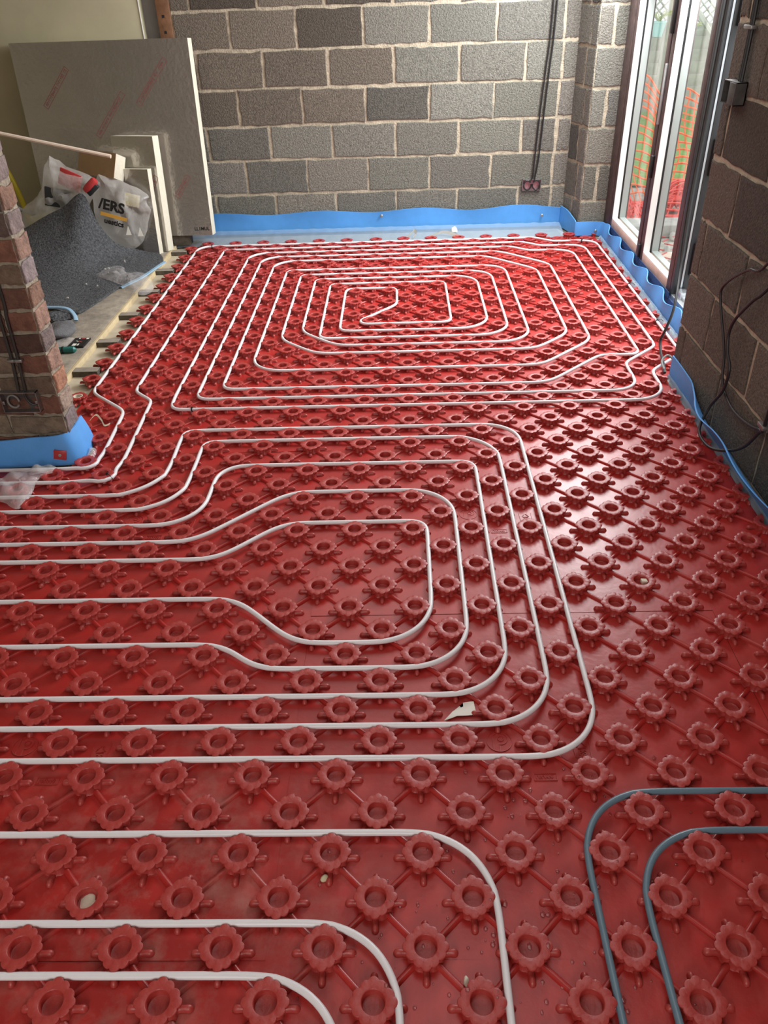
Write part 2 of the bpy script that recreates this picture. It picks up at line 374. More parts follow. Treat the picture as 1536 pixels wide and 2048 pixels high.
# plastered old wall, reveal, batten, and the rest of the shell
bm = bmesh.new(); box(bm, (-4.2, 5.38, -.03), (-1.01, 5.6, 2.42), .004); tag(obj('wall_far_left', bm, M['plaster']), kind='structure')
bm = bmesh.new(); box(bm, (-1.01, 5.47, -.03), (-0.83, 5.6, 2.42)); tag(obj('trim_2', bm, M['plasterboard']), kind='structure')
bm = bmesh.new(); tube(bm, [(-1.008, 5.379, -.03), (-1.008, 5.379, 2.42)], .004, 6); tag(obj('trim_3', bm, M['white_paint']), kind='structure')
bm = bmesh.new(); box(bm, (-4.3, -3.1, -.03), (-4.2, 5.6, 2.42)); tag(obj('wall_old_house', bm, M['plaster']), kind='structure')
bm = bmesh.new()
box(bm, (-4.3, -3.1, -.19), (2.14, -3.0, 2.42)); tag(obj('wall_behind', bm, M['white_paint']), kind='structure')
bm = bmesh.new(); box(bm, (-4.3, -3.1, 2.42), (2.3, 5.6, 2.5)); tag(obj('ceiling', bm, M['white_paint']), kind='structure')
bm = bmesh.new(); box(bm, (-4.3, -3.1, -.26), (2.3, 5.6, -.20)); box(bm, (-0.98, -3.0, -.20), (2.135, 5.43, -.012)); box(bm, (-4.2, -3.0, -.2), (-.98, 2.05, -.012))
tag(obj('floor', bm, M['ply'], smooth=False), kind='structure')

# ------------------------------------------------------------------ castellated floor panels
def edge_x(y):               # right-hand edge of the laid panels
    return 1.904 if y < 2.73 else 2.090
def blocked(x, y):           # where no panel can lie
    if x > edge_x(y)-.001: return True
    if x < -.62 and 1.97 < y < 2.24: return True
    if x < -.85 and y >= 1.97: return True
    return False
def r_top(t): return .0388+.0028*math.cos(4*t)+.0044*abs(math.cos(6*t))**.65
def r_body(t): return .0325+.0012*math.cos(4*t)+.0030*abs(math.cos(6*t))
def stud_mesh():
    bm = bmesh.new(); N = 72
    def ring(fn, z): return [bm.verts.new((fn(2*PI*k/N)*math.cos(2*PI*k/N), fn(2*PI*k/N)*math.sin(2*PI*k/N), z)) for k in range(N)]
    prof = [(lambda t: r_body(t)+.004, -.0005), (lambda t: r_body(t)+.0015, .003), (lambda t: r_body(t), .0185), (lambda t: r_body(t)*.5+r_top(t)*.5-.001, .0205),
            (lambda t: r_top(t)-.0006, .0216), (lambda t: r_top(t), .0252), (lambda t: r_top(t)-.0006, .0265), (lambda t: r_top(t)-.0016, .027),
            (lambda t: .0236, .027), (lambda t: .0226, .0264), (lambda t: .0218, .0245), (lambda t: .0204, .0095), (lambda t: .0190, .0088), (lambda t: .010, .0085)]
    rg = [ring(f, z) for f, z in prof]
    for a, b in zip(rg, rg[1:]):
        for k in range(N): bm.faces.new((a[k], a[(k+1) % N], b[(k+1) % N], b[k]))
    bm.faces.new(rg[-1])
    for q in range(4):           # the four domed feet
        A = Matrix.Rotation(q*PI/2, 4, 'Z'); rings = []
        for r, h, wd in ((.030, .0105, .0072), (.040, .0092, .0068), (.048, .0105, .0066), (.054, .0112, .0076), (.0590, .0098, .0072), (.0625, .0054, .0046), (.0640, .0014, .0012)):
            rings.append([bm.verts.new(A @ Vector((r, wd*math.cos(PI*k/8), -.0003+h*math.sin(PI*k/8)))) for k in range(9)])
        for a, b in zip(rings, rings[1:]):
            for k in range(8): bm.faces.new((a[k], a[k+1], b[k+1], b[k]))
    return bm
stud0 = obj('stud', stud_mesh(), M['redstud']); STUD = stud0.data
bpy.data.objects.remove(stud0)
cut_cache = {}
def stud_obj(u, v, parent):
    x, y = lat(u, v); e = edge_x(y)-x; me = STUD
    if e < .046:
        if e < -.02: return None
        bm = bmesh.new(); bm.from_mesh(STUD)
        bmesh.ops.bisect_plane(bm, geom=bm.verts[:]+bm.edges[:]+bm.faces[:], plane_co=(e-.004, 0, 0), plane_no=(1, 0, 0), clear_outer=True)
        me = bpy.data.meshes.new('stud'); bm.to_mesh(me); bm.free(); me.materials.append(M['redstud'])
    o = bpy.data.objects.new('stud', me); C.objects.link(o); o.parent = parent
    o.location = Vector((x, y, 0))-parent.location
    return o
def rib(bm, a, b):
    a, b = Vector((*a, 0)), Vector((*b, 0)); d = (b-a).normalized(); n = Vector((-d.y, d.x, 0)); L = (b-a).length
    rings = []
    for t, s in ((.034, 1), (.06, 1), (L-.06, 1), (L-.034, 1)):
        c = a+d*t
        rings.append([bm.verts.new(c+n*.0070*math.cos(PI*k/6)+Vector((0, 0, -.0003+.0072*math.sin(PI*k/6)))) for k in range(7)])
    for p, q in zip(rings, rings[1:]):
        for k in range(6): bm.faces.new((p[k], p[k+1], q[k+1], q[k]))
def bar(bm, a, b, wd=.0016, h=.0016):
    a, b = Vector((*a, 0)), Vector((*b, 0)); d = (b-a).normalized(); n = Vector((-d.y, d.x, 0))*wd/2; z = Vector((0, 0, h)); lo = Vector((0, 0, -.001))
    A = [a-n, a+n, b+n, b-n]; lo_ = [bm.verts.new(p+lo) for p in A]; hi = [bm.verts.new(p+z) for p in A]
    bm.faces.new(hi)
    for k in range(4): bm.faces.new((lo_[k], lo_[(k+1) % 4], hi[(k+1) % 4], hi[k]))
def arc(bm, c, r, t0, t1, n=24):
    for k in range(n):
        a, b = t0+(t1-t0)*k/n, t0+(t1-t0)*(k+1)/n
        bar(bm, (c[0]+r*math.cos(a), c[1]+r*math.sin(a)), (c[0]+r*math.cos(b), c[1]+r*math.sin(b)))
def logo_mesh():
    bm = bmesh.new(); arc(bm, (0, 0), .031, 0, 2*PI, 36)
    arc(bm, (.004, .007), .0165, -PI*.62, PI*.5, 20); arc(bm, (.004, .008), .0075, 0, 2*PI, 18)
    bar(bm, (-.016, .024), (-.016, -.026)); bar(bm, (.000, -.009), (.000, -.030)); arc(bm, (.004, .007), .020, PI*.5, PI*.8, 6)
    return bm
def recycle_mesh():
    bm = bmesh.new()
    T = [(-.014, .004), (.014, .004), (.000, .026)]
    for k in range(3):
        a, b = Vector(T[k]), Vector(T[(k+1) % 3]); d = (b-a)
        bar(bm, a+d*.16, b-d*.16, .0022); e = b-d*.16
        bar(bm, a+d*.6+Vector((0, .003)), a+d*.74)
    bar(bm, (-.019, -.024), (.019, -.024)); bar(bm, (-.022, .030), (-.019, -.024)); bar(bm, (.022, .030), (.019, -.024))
    text_bm(bm, 'PS', .021, Matrix.Translation((0, -.011, .0008)), extr=.0009)
    return bm
def plate_mesh():
    bm = bmesh.new(); x, y = .027, .0095
    for a, b in (((-x, -y), (x, -y)), ((x, -y), (x, y)), ((x, y), (-x, y)), ((-x, y), (-x, -y))): bar(bm, a, b)
    px = -.021
    for hgt, wd in ((.010, .006), (.009, .004), (.010, .007), (.006, .006), (.007, .005), (.010, .003)):
        bar(bm, (px, -.005), (px, -.005+hgt)); bar(bm, (px, -.005+hgt*.9), (px+wd*.8, -.005+hgt*.9)); bar(bm, (px+wd*.8, -.005+hgt*.9), (px+wd*.8, -.002)); px += wd+.0016
    return bm
LOGO = [obj(n, b, M['red']) for n, b in (('embossed_logo', logo_mesh()), ('recycling_mark', recycle_mesh()), ('name_plate', plate_mesh()))]
LOGO = [(o.name, o.data, bpy.data.objects.remove(o))[:2] for o in LOGO]
LOGO_AT = [(9.0-3.85, 6.12-.87), (11.0-3.85, 5.85-.87), (9.98-3.85, 5.06-.87)]

COLS = {'L': (-20.15, -8.15), 'A': (-8.15, 3.85), 'B': (3.85, 15.85), 'C': (15.85, 27.85)}
ROWS = [(-9.13, .87), (.87, 10.87), (10.87, 20.87), (20.87, 30.87), (30.87, 40.87), (40.87, 51.5)]
PLAB = {
 'A0': 'red studded floor panel at bottom left corner of photo, under ends of two white pipes',
 'B0': 'red studded floor panel at bottom centre, wet with drops, nearest the camera',
 'C0': 'red studded floor panel at bottom right corner, right of the grey pipes',
 'A1': 'dusty red studded floor panel at lower left under straight white pipes, with embossed marks',
 'B1': 'red studded floor panel at lower centre with embossed round P mark and grey pipe bends',
 'C1': 'bare red studded floor panel against the lower part of the right block wall',
 'L2': 'sliver of red studded floor panel under clear plastic in front of the brick nib',
 'A2': 'red studded floor panel beside the brick nib, crossed by white pipes curving upwards',
 'B2': 'red studded floor panel at middle of the floor, under the nested white pipe bends',
 'C2': 'bare red studded floor panel by right wall, below the hanging black cable loops',
 'A3': 'red studded floor panel left of centre, at lower left corners of the white pipe spiral',
 'B3': 'red studded floor panel at the centre, under lowest straight pipes of the white spiral',
 'C3': 'red studded floor panel at the end of right block wall where pipes kink',
 'A4': 'red studded floor panel along floorboard edge, under left straight runs of the white spiral',
 'B4': 'red studded floor panel under the small innermost turn of the white spiral',
 'C4': 'red studded floor panel beside the glass doors, glossy with daylight',
 'A5': 'red studded floor panel in far left corner, before the leaning insulation board',
 'B5': 'red studded floor panel before back block wall, under top runs of the white spiral',
 'C5': 'red studded floor panel in far right corner by the block return',
}
pk = 0
for cn, (ua, ub) in COLS.items():
    for ri, (va, vb) in enumerate(ROWS):
        key = cn+str(ri)
        if key not in PLAB: continue
        x0, x1, y0, y1 = ua*.1, ub*.1, va*.1, vb*.1
        if cn == 'L': x0 = -1.45
        if ri == 0: y0 = -.80
        root = empty('floor_panel', (max(x0, -.85) if cn == 'A' else x0, y0, 0), PLAB[key], 'floor panel', 'red castellated panels for underfloor heating')
        pk += 1; zz = -.0004*((pk*7) % 5)
        bm = bmesh.new()
        nx, ny = max(2, round((x1-x0)/.05)), max(2, round((y1-y0)/.05)); grid = {}
        def gv(i, j):
            if (i, j) not in grid:
                x, y = x0+(x1-x0)*i/nx, y0+(y1-y0)*j/ny
                x = min(x, edge_x(y)); x = max(x, -.85) if cn == 'A' and ri > 2 else x
                grid[(i, j)] = bm.verts.new((x, y, zz+.0009*noise.noise(Vector((x*3, y*3, pk)))))
            return grid[(i, j)]
        for i in range(nx):
            for j in range(ny):
                cx, cy = x0+(x1-x0)*(i+.5)/nx, y0+(y1-y0)*(j+.5)/ny
                if blocked(cx, cy) and not (cx-.05 < edge_x(cy) and cx > 1): continue
                if x0+(x1-x0)*i/nx >= edge_x(cy)-.004: continue
                bm.faces.new((gv(i, j), gv(i+1, j), gv(i+1, j+1), gv(i, j+1)))
        studs = []
        for v in range(math.ceil(va), math.floor(vb)+1):
            if v < -3: continue
            for u in range(math.ceil(ua), math.floor(ub)+1):
                if (u-v) % 2 or (cn == 'L' and u*.1 < x0+.02): continue
                x, y = u*.1, v*.1
                if cn == 'L' and y > 1.94: continue
                if x < -.62 and 1.93 < y < 2.24: continue
                if x < -.84 and y > 1.9 and u != -8: continue
                studs.append((u, v))
        ss = set(studs)
        for (u, v) in studs:
            for du in (-1, 1):
                a, b = lat(u, v), lat(u+du, v+1)
                if (u+du, v+1) in ss: rib(bm, a, b)
                elif not blocked((a[0]+b[0])/2, (a[1]+b[1])/2) and not blocked(b[0]+.02, b[1]) and y1-.001 > 0 and v+1 < 51 and b[0] > -.9:
                    rib(bm, a, b)
        sh = obj('sheet', bm, M['red']); under(sh, root)
        for (u, v) in studs: stud_obj(u, v, root)
        for (ln_, me), (lu, lv) in zip(LOGO, LOGO_AT):
            x, y = (ua+lu)*.1, (va+lv)*.1
            if blocked(x+.04, y) or (cn == 'L') or y < y0+.05: continue
            o = bpy.data.objects.new(ln_, me); C.objects.link(o); o.parent = root; o.location = Vector((x, y, zz))-root.location

# ------------------------------------------------------------------ heating pipes
ZP = .0190; RP = .0075
def pipe(path, label, m='pipe', group=None):
    bm = bmesh.new(); tube(bm, fillet(path, ZP), RP, 12)
    return tag(obj('heating_pipe', bm, M[m]), label, 'pipe', group)
spiral = [(-14, 19.5), (-5.45, 19.5, 1.3), (-5.5, 24.5, 1), (-7.5, 26.5, 1), (-7.5, 50.5, 1), (16.5, 50.5, 1), (17.5, 49.5, 1), (20.5, 49.5, 1), (20.5, 29.5, 0.8), (18.5, 27.5, 0.9), (18.5, 24.5, 1.5), (-3.5, 24.5, 0.6), (-3.5, 48.5, 1.3), (14.5, 48.5, 1), (15.5, 47.5, 1), (18.5, 47.5, 1.2), (18.5, 29.5, 0.55), (16.5, 29.5, 0.9), (13.5, 26.5, 1.5), (-1.5, 26.5, 0.6), (-1.5, 46.5, 1.3), (12.5, 46.5, 1.5), (15.5, 43.5, 1.5), (15.5, 32.5, 1.5), (13.5, 30.5, 1.5), (2.5, 30.5, 1.5), (0.5, 32.5, 1.5), (0.5, 43.5, 0.6), (12.5, 43.5, 1.4), (12.5, 33.5, 1.5), (11.5, 32.5, 1.5), (2.5, 32.5, 0.6), (2.5, 41.5, 0.6), (9.5, 41.5, 0.6), (9.5, 34.5, 0.6), (4, 34.5, 0.42), (6.5, 37.5, 1.1), (6.5, 40.5, 0.7), (3.5, 40.5, 0.6), (3.5, 33.5, 0.6), (10.5, 33.5, 1.5), (11.5, 34.5, 1.5), (11.5, 42.5, 1.4), (1.5, 42.5, 0.6), (1.5, 33.5, 1.5), (3.5, 31.5, 1.5), (12.5, 31.5, 1.5), (13.5, 32.5, 1.5), (13.5, 44.5, 1.3), (-0.5, 44.5, 0.6), (-0.5, 28.5, 1.5), (13.5, 28.5, 1.5), (16.5, 31.5, 1.5), (16.5, 44.5, 1.5), (13.5, 47.5, 1.5), (-2.5, 47.5, 1.2), (-2.5, 25.5, 0.6), (17.5, 25.5, 1.2), (17.5, 28.5, 0.8), (19.5, 30.5, 0.8), (19.5, 48.5, 1), (16.5, 48.5, 1), (15.5, 49.5, 1), (-5.5, 49.5, 0.6), (-5.5, 26.5, 0.7), (-4.5, 25.5, 0.7), (-4.5, 18.5, 1.6), (-14, 18.5)]
pipe(spiral, 'white plastic pipe wound in a big square spiral over the far half of the floor')
NG = 'nested white pipe loops'
pipe([(-14, 17.5), (-2.5, 17.5, 1.9), (-2.5, 22.5, 0.9), (11.5, 22.5, 1.4), (11.5, 6.5, 1.6), (10.5, 5.5, 1.6), (-7, 5.5)], 'outermost of the nested white pipe loops in the middle of the floor', group=NG)
pipe([(-14, 16.5), (-1.5, 16.5, 1.8), (-1.5, 21.5, 0.9), (10.5, 21.5, 1.8), (10.5, 7.5, 1.6), (9.5, 6.5, 1.6), (-7, 6.5)], 'second of the nested white pipe loops, just inside the outermost one', group=NG)
pipe([(-14, 15.5), (-0.5, 15.5, 1.6), (-0.5, 19.5, 1.1), (9.5, 19.5, 0.6), (9.5, 8.5, 1.6), (8.5, 7.5, 1.6), (-7, 7.5)], 'third white pipe loop, midmost of the five nested loops', group=NG)
pipe([(-14, 14.5), (-0.5, 14.5, 1.7), (2.5, 17.5, 1.7), (8.5, 17.5, 1.6), (8.5, 9.5, 1.6), (7.5, 8.5, 1.6), (2.5, 8.5, 1.6), (1.5, 9.5, 1.6), (-7, 9.5)], 'fourth white pipe loop, next to the innermost of the nested loops', group=NG)
pipe([(-14, 13.5), (0.5, 13.5, 1.6), (2.5, 15.5, 1.6), (7.5, 15.5, 0.6), (7.5, 10.5, 1.6), (6.5, 9.5, 1.6), (3.5, 9.5, 1.6), (1.5, 11.5, 1.6), (-7, 11.5)], 'innermost and smallest of the nested white pipe loops', group=NG)
BG = 'white pipe bends in the foreground'
pipe([(-5, 3.5), (7.5, 3.5, 1.65), (8.5, 2.5, 1.65), (8.5, -4)], 'upper white pipe bend at bottom centre, reaching furthest right of the three', group=BG)
pipe([(-5, 1.5), (5.5, 1.5, 1.65), (6.5, 0.5, 1.65), (6.5, -4)], 'middle one of three white pipe bends at bottom left', group=BG)
pipe([(-5, 0.5), (4.5, 0.5, 1.65), (5.5, -0.5, 1.65), (5.5, -4)], 'lowest white pipe bend at the very bottom left of photo', group=BG)
GG = 'grey pipes'
pipe([(17.8, 4.5), (11.5, 4.5, 1.65), (10.5, 3.5, 1.65), (10.5, -4)], 'outer blue-grey pipe bend at bottom right', 'greypipe', GG)
pipe([(17.8, 3.5), (12.5, 3.5, 1.65), (11.5, 2.5, 1.65), (11.5, -4)], 'inner blue-grey pipe bend nearest bottom right corner', 'greypipe', GG)

# cable ties round the pipes
def tie(u, v, ang, label):
    bm = bmesh.new(); c = Vector((*lat(u, v), ZP)); d = Vector((math.cos(ang), math.sin(ang), 0)); n = Vector((-d.y, d.x, 0))
    ring = [c+n*.0092*math.cos(2*PI*k/16)+Vector((0, 0, .0092*math.sin(2*PI*k/16))) for k in range(17)]
    for off in (-.0012, .0012): tube(bm, [p+d*off for p in ring], .0014, 6)
    box(bm, (c.x-.004, c.y-.004, c.z+.008), (c.x+.004, c.y+.004, c.z+.013))
    tail = smooth_path([c+n*-.006+Vector((0, 0, .010)), c-n*.02+Vector((0, 0, .012)), c-n*.038+d*.004-Vector((0, 0, .002))], 4); tube(bm, tail, .0014, 6)
    tag(obj('cable_tie', bm, M['black']), label, 'cable tie', 'black cable ties on the pipes')
tie(-4.80, 18.95, .75, 'black cable tie on the white pipe just right of the blue-wrapped brick nib')
tie(-2.5, 24.5, 0, 'black cable tie at lower left corner of the white pipe spiral')
tie(-6.6, 50.5, 0, 'black cable tie in far left corner near the insulation board')
tie(19.6, 49.38, -.5, 'black cable tie in far right corner before the block return')
tie(20.5, 39.9, PI/2, 'upper black cable tie on the outer pipe beside the glass doors')
tie(20.5, 33.8, PI/2, 'lower black cable tie on the outer pipe beside the glass doors')

# ------------------------------------------------------------------ blue edge foam
def strip(name, base, top, label, t=.006, m='blue', nz=8, skirt=None, fix=()):
    base = smooth_path(base, 6); top = smooth_path(top, 6)
    n = len(base); bm = bmesh.new(); rows = []
    for side in (0, 1):
        for k in range(nz+1):
            q = k/nz; r = []
            for i in range(n):
                b, tp = base[i], top[i % len(top)]
                e = q*q*.65+q*.35
                p = Vector((b.x+(tp.x-b.x)*e, b.y+(tp.y-b.y)*e, b.z+(tp.z-b.z)*q))
                dd = (base[min(i+1, n-1)]-base[max(i-1, 0)]); nn = Vector((-dd.y, dd.x, 0)).normalized()
                r.append(bm.verts.new(p+nn*(t if side else 0)))
            rows.append(r)
    m1 = nz+1
    for s in (0, m1):
        for k in range(nz):
            for i in range(n-1): bm.faces.new((rows[s+k][i], rows[s+k][i+1], rows[s+k+1][i+1], rows[s+k+1][i]))
    for k0 in (0, nz):
        for i in range(n-1): bm.faces.new((rows[k0][i], rows[k0][i+1], rows[m1+k0][i+1], rows[m1+k0][i]))
    for i in (0, n-1):
        for k in range(nz): bm.faces.new((rows[k][i], rows[k+1][i], rows[m1+k+1][i], rows[m1+k][i]))
    root = empty(name, base[0], label, 'edge strip', 'blue edge insulation strips')
    under(obj('foam_strip', bm, M[m]), root)
    if skirt:
        bm = bmesh.new(); A = smooth_path(skirt[0], 6); B = smooth_path(skirt[1], 6); g = []
        for i in range(len(A)):
            g.append([bm.verts.new(A[i].lerp(B[i], k/6)+Vector((0, 0, .005*math.sin(k/6*PI)+.005*noise.noise(Vector((i*.31, k*.5, 3)))))) for k in range(7)])
        for i in range(len(A)-1):
            for k in range(6): bm.faces.new((g[i][k], g[i+1][k], g[i+1][k+1], g[i][k+1]))
        under(obj('polythene_skirt', bm, M['film']), root)
    for p, nn in fix:
        bm = bmesh.new(); R = Vector(nn).to_track_quat('Z', 'Y').to_matrix().to_4x4()
        lathe(bm, [(.001, 0), (.011, 0), (.011, .002), (.008, .004), (.004, .0045), (.003, .006), (.001, .006)], p, 14, M=R)
        under(obj('washer_nail', bm, M['metal']), root)
    return root
wav = lambda s, per, ph=0: math.sin(2*PI*s/per+ph)
xs = [-.98+.1*k for k in range(30)]; xs = [x for x in xs if x < 1.86]+[1.872]
strip('edge_strip', [(x, 5.413, .012) for x in xs], [(x, 5.404-.010*(1+wav(x, .62, 1.0)), .162+.012*wav(x, .74, .9)) for x in xs],
      'long blue foam strip along the foot of the back block wall', t=.006,
      skirt=([(x, 5.392, .045) for x in xs], [(x, 5.135, .004) for x in xs]),
      fix=[((.54, 5.390, .125), (0, -1, .1)), ((1.74, 5.392, .095), (0, -1, .1))])
# return + doors
b2 = [(1.872, 5.408, .012), (1.90, 5.31, .012), (1.935, 5.165, .012), (1.945, 5.128, .012), (2.03, 5.122, .012), (2.10, 5.118, .012)]
t2 = [(1.872, 5.400, .160), (1.905, 5.30, .150), (1.938, 5.165, .112), (1.945, 5.135, .105), (2.03, 5.128, .108), (2.115, 5.110, .108)]
y = 5.05
while y > 2.77:
    b2.append((2.116-(5.1-y)*.009, y, .012)); s = 5.12-y
    t2.append((2.124+.017*wav(s, .34, -1.0)-(.009*s), y, .112+.010*wav(s, .34, -1.2)))
    y -= .045
b2 += [(2.08, 2.735, .012), (1.97, 2.722, .012)]; t2 += [(2.08, 2.735, .115), (1.97, 2.722, .115)]
sk = [i for i in range(6, len(b2)-2)]
strip('edge_strip', b2, t2, 'wavy blue foam strip along the glass doors and round the block return', t=.006,
      skirt=([(b2[i][0]-.004, b2[i][1], .030) for i in sk], [(b2[i][0]-.028, b2[i][1], .002) for i in sk]),
      fix=[((2.085, 5.112, .045), (0, -1, .1))])
# near right wall
t3 = [(1.922, 2.695, .118), (1.921, 2.60, .120), (1.918, 2.50, .122), (1.913, 2.40, .122), (1.880, 2.26, .126), (1.848, 2.15, .130), (1.838, 2.06, .128), (1.860, 1.97, .122), (1.866, 1.88, .118), (1.850, 1.76, .122), (1.842, 1.66, .124), (1.848, 1.56, .120)]
y = 1.45
while y > -.8:
    t3.append((1.862+.020*wav(1.45-y, .5), y, .12+.006*wav(1.45-y, .5))); y -= .1
b3 = [(1.922, p[1], .012) for p in t3]
strip('edge_strip', b3, t3, 'wavy blue foam strip along the foot of the dark right block wall', t=-.006,
      skirt=([(p[0]-.004, p[1], .028) for p in b3[:24]], [(p[0]-.020, p[1], .002) for p in b3[:24]]))
# brick nib
b4 = [(-1.6, 1.992, .006), (-1.2, 1.992, .006), (-.953, 1.994, .006), (-.80, 2.006, .006), (-.70, 2.008, .006), (-.652, 2.018, .006), (-.630, 2.06, .006), (-.628, 2.12, .006), (-.634, 2.17, .006), (-.640, 2.21, .006)]
t4 = [(-1.6, 1.985, .125), (-1.2, 1.99, .125), (-.93, 2.010, .120), (-.80, 2.024, .125), (-.72, 2.022, .130), (-.676, 2.036, .132), (-.655, 2.085, .134), (-.655, 2.13, .136), (-.662, 2.17, .132), (-.668, 2.205, .125)]
r4 = strip('edge_strip', b4, t4, 'blue foam strip wrapped round the foot of the brick nib', t=-.006)
bm = bmesh.new(); Mx = frame_mat((-.696, 2.003, .055), (1, .10, -.22), (0.02, .14, 1))
box(bm, (-.024, -.019, -.002), (.024, .019, .006), .001, M=Mx)
cp = tag(obj('fixing_plate', bm, M['red']), 'small square of red plastic nailed to blue strip on the brick nib', 'fixing plate')
bm = bmesh.new(); lathe(bm, [(.001, 0), (.006, 0), (.006, .0015), (.0025, .002), (.002, .004), (.001, .004)], (0, 0, 0), 12, M=Mx @ Matrix.Translation((0, 0, .006)))
obj('nail_head', bm, M['metal'], cp)

# ------------------------------------------------------------------ timber floor edge on the left
bm = bmesh.new(); box(bm, (-.98, 2.2, -.19), (-.86, 5.42, -.020)); tag(obj('trim_4', bm, M['ply'], smooth=False), kind='structure')
bm = bmesh.new(); box(bm, (-4.2, 2.16, -.19), (-1.0, 5.42, .0)); tag(obj('trim_5', bm, M['board'], smooth=False), kind='structure')
px = -.992
for k in range(7):
    wd = .30 if k == 0 else .14+.02*(k % 3)
    bm = bmesh.new(); box(bm, (px-wd+.003, 2.17, .001), (px, 5.37, .020), .0015)
    tag(obj('floorboard', bm, M['board']), ['dusty grey floorboard ending along the red floor, first from the pale batten', 'dusty floorboard second from the pale batten, behind the brick nib', 'floorboard third from the pale batten, mostly under black matting', 'floorboard fourth from the pale batten, under black matting', 'floorboard fifth from the pale batten, under bags and matting', 'floorboard sixth from the pale batten, behind the brick nib', 'floorboard farthest left, behind the brick nib'][k], 'floorboard', 'old floorboards on the left'); px -= wd
bm = bmesh.new(); box(bm, (-.990, 2.19, -.020), (-.972, 5.36, .017), .001)
tag(obj('batten', bm, M['cleat']), 'long pale timber batten along the cut edge of the floorboards', 'batten')
sl = ['dark joist end sticking out beside red floor, nearest the brick nib', 'second dark joist end from the brick nib', 'third dark joist end from the brick nib, by the red panel edge', 'dark joist end just below the clear plastic wrap', 'dark joist end just above the clear plastic wrap', 'farthest dark joist end, in front of the insulation boards']
for k, y in enumerate((2.90, 3.28, 3.69, 4.10, 4.53, 4.97)):
    bm = bmesh.new(); x1 = -.845-.008*(k % 3)
    box(bm, (-.971, y, -.020), (x1, y+.055, .016), .002)
    for f in bm.faces:
        f.normal_update(); f.material_index = 1 if f.normal.z > .5 else 0
    tag(obj('joist_end', bm, [M['darkwood'], M['stubtop']], smooth=False), sl[k], 'joist', 'dark joist ends along the floor edge')
bm = bmesh.new(); box(bm, (-.95, 2.80, -.0195), (-.89, 2.86, -.016)); tag(obj('paper_scrap', bm, M['paper'], loc=None), 'white scrap lying in the gap below the nearest dark joist end', 'scrap')
bm = bmesh.new(); lathe(bm, [(.001, 0), (.022, 0), (.022, .045), (.018, .045), (.018, .004), (.001, .004)], (-.835, 2.60, -.018), 16)
tag(obj('pipe_stub', bm, M['foam']), 'short cream tube end behind the right edge of the brick nib', 'pipe stub')

# ------------------------------------------------------------------ insulation boards
def ibox(name, w_, h_, t_, loc, tilt, rotz, label, stamps=(), words=None, front='foil'):
    """foil board standing on its lower edge, leaning back by tilt"""
    root = empty(name, loc, label, 'insulation board', 'foil faced insulation boards' if name == 'insulation_board' else None)
    root.rotation_euler = (-tilt, 0, rotz)
    bm = bmesh.new(); vs = box(bm, (-w_, .0012, 0), (0, t_-.0012, h_), .002)
    es = [e for e in bm.edges]; bmesh.ops.subdivide_edges(bm, edges=es, cuts=3, use_grid_fill=True); crumple(bm, .0022, 18, w_)
    obj('foam_core', bm, M['foam'], root)
    bm = bmesh.new(); nx, nz = max(6, int(w_/.05)), max(6, int(h_/.05)); g = []
    for i in range(nx+1):
        g.append([bm.verts.new((-w_+w_*i/nx, -.0012+.0007*noise.noise(Vector((i*.7, k*.4, h_))), h_*k/nz)) for k in range(nz+1)])
    for i in range(nx):
        for k in range(nz): bm.faces.new((g[i][k], g[i+1][k], g[i+1][k+1], g[i][k+1]))
    ff = obj('foil_face', bm, M[front], root)
    for k, (x, z, L, a) in enumerate(stamps):
        bm = bmesh.new(); Mx = frame_mat((x, -.0028, z), (math.cos(a), 0, math.sin(a)), (-math.sin(a), 0, math.cos(a)))
        for yy in (-.017, .017):
            box(bm, (-L/2, yy-.0012, 0), (L/2, yy+.0012, .0004), M=Mx)
        for xx in (-L/2, L/2): box(bm, (xx-.0012, -.017, 0), (xx+.0012, .017, .0004), M=Mx)
        q = -L/2+.015
        while q < L/2-.02:
            hh = random.choice((.007, .009, .005)); wd = random.uniform(.005, .010)
            if random.random() > .12:
                box(bm, (q, -hh, 0), (q+.0025, hh, .0004), M=Mx); box(bm, (q, hh-.003, 0), (q+wd, hh, .0004), M=Mx)
                if random.random() > .5: box(bm, (q+wd-.0025, -hh, 0), (q+wd, hh, .0004), M=Mx)
            q += wd+.004
        obj('red_stamp', bm, M['redink'], ff, smooth=False)
    if words:
        bm = bmesh.new(); text_bm(bm, words, .032, frame_mat((-.072, -.0028, .045), (1, 0, 0), (0, 0, 1)), .0006); obj('black_marking', bm, M['blackink'], ff, smooth=False)
    return root
# big board, top rests on the plaster wall
ibox('insulation_board', 1.20, 1.225, .095, (-.683, 5.105, .092), math.atan2(.095, 1.22), -.05, 'biggest foil insulation board, leaning on the wall behind all the others',
     stamps=((-.94, .96, .30, .86), (-.60, .79, .34, .86), (-.28, .98, .34, .86), (-.17, .33, .17, .95)), words='LL1MUL')
bm = bmesh.new(); box(bm, (-1.0, 5.13, .0205), (-.86, 5.22, .088), .002)
tag(obj('packing_block', bm, M['darkwood']), 'dark wooden packing under right end of the biggest foil board', 'packing')
bm = bmesh.new(); box(bm, (-1.80, 5.17, .0205), (-1.66, 5.25, .088), .002)
tag(obj('packing_block', bm, M['darkwood']), 'dark wooden packing under left end of the biggest foil board, behind bags', 'packing')
ibox('insulation_board', .31, .745, .085, (-.985, 4.965, .024), math.atan2(.06, .74), -.22, 'taller of the two narrow foil boards, leaning on the biggest board', stamps=((-.06, .42, .18, 1.0),))
ibox('insulation_board', .29, .555, .055, (-1.030, 4.895, .024), math.atan2(.045, .55), -.22, 'shorter narrow foil board, frontmost of the leaning boards', stamps=((-.21, .36, .20, 1.0),))
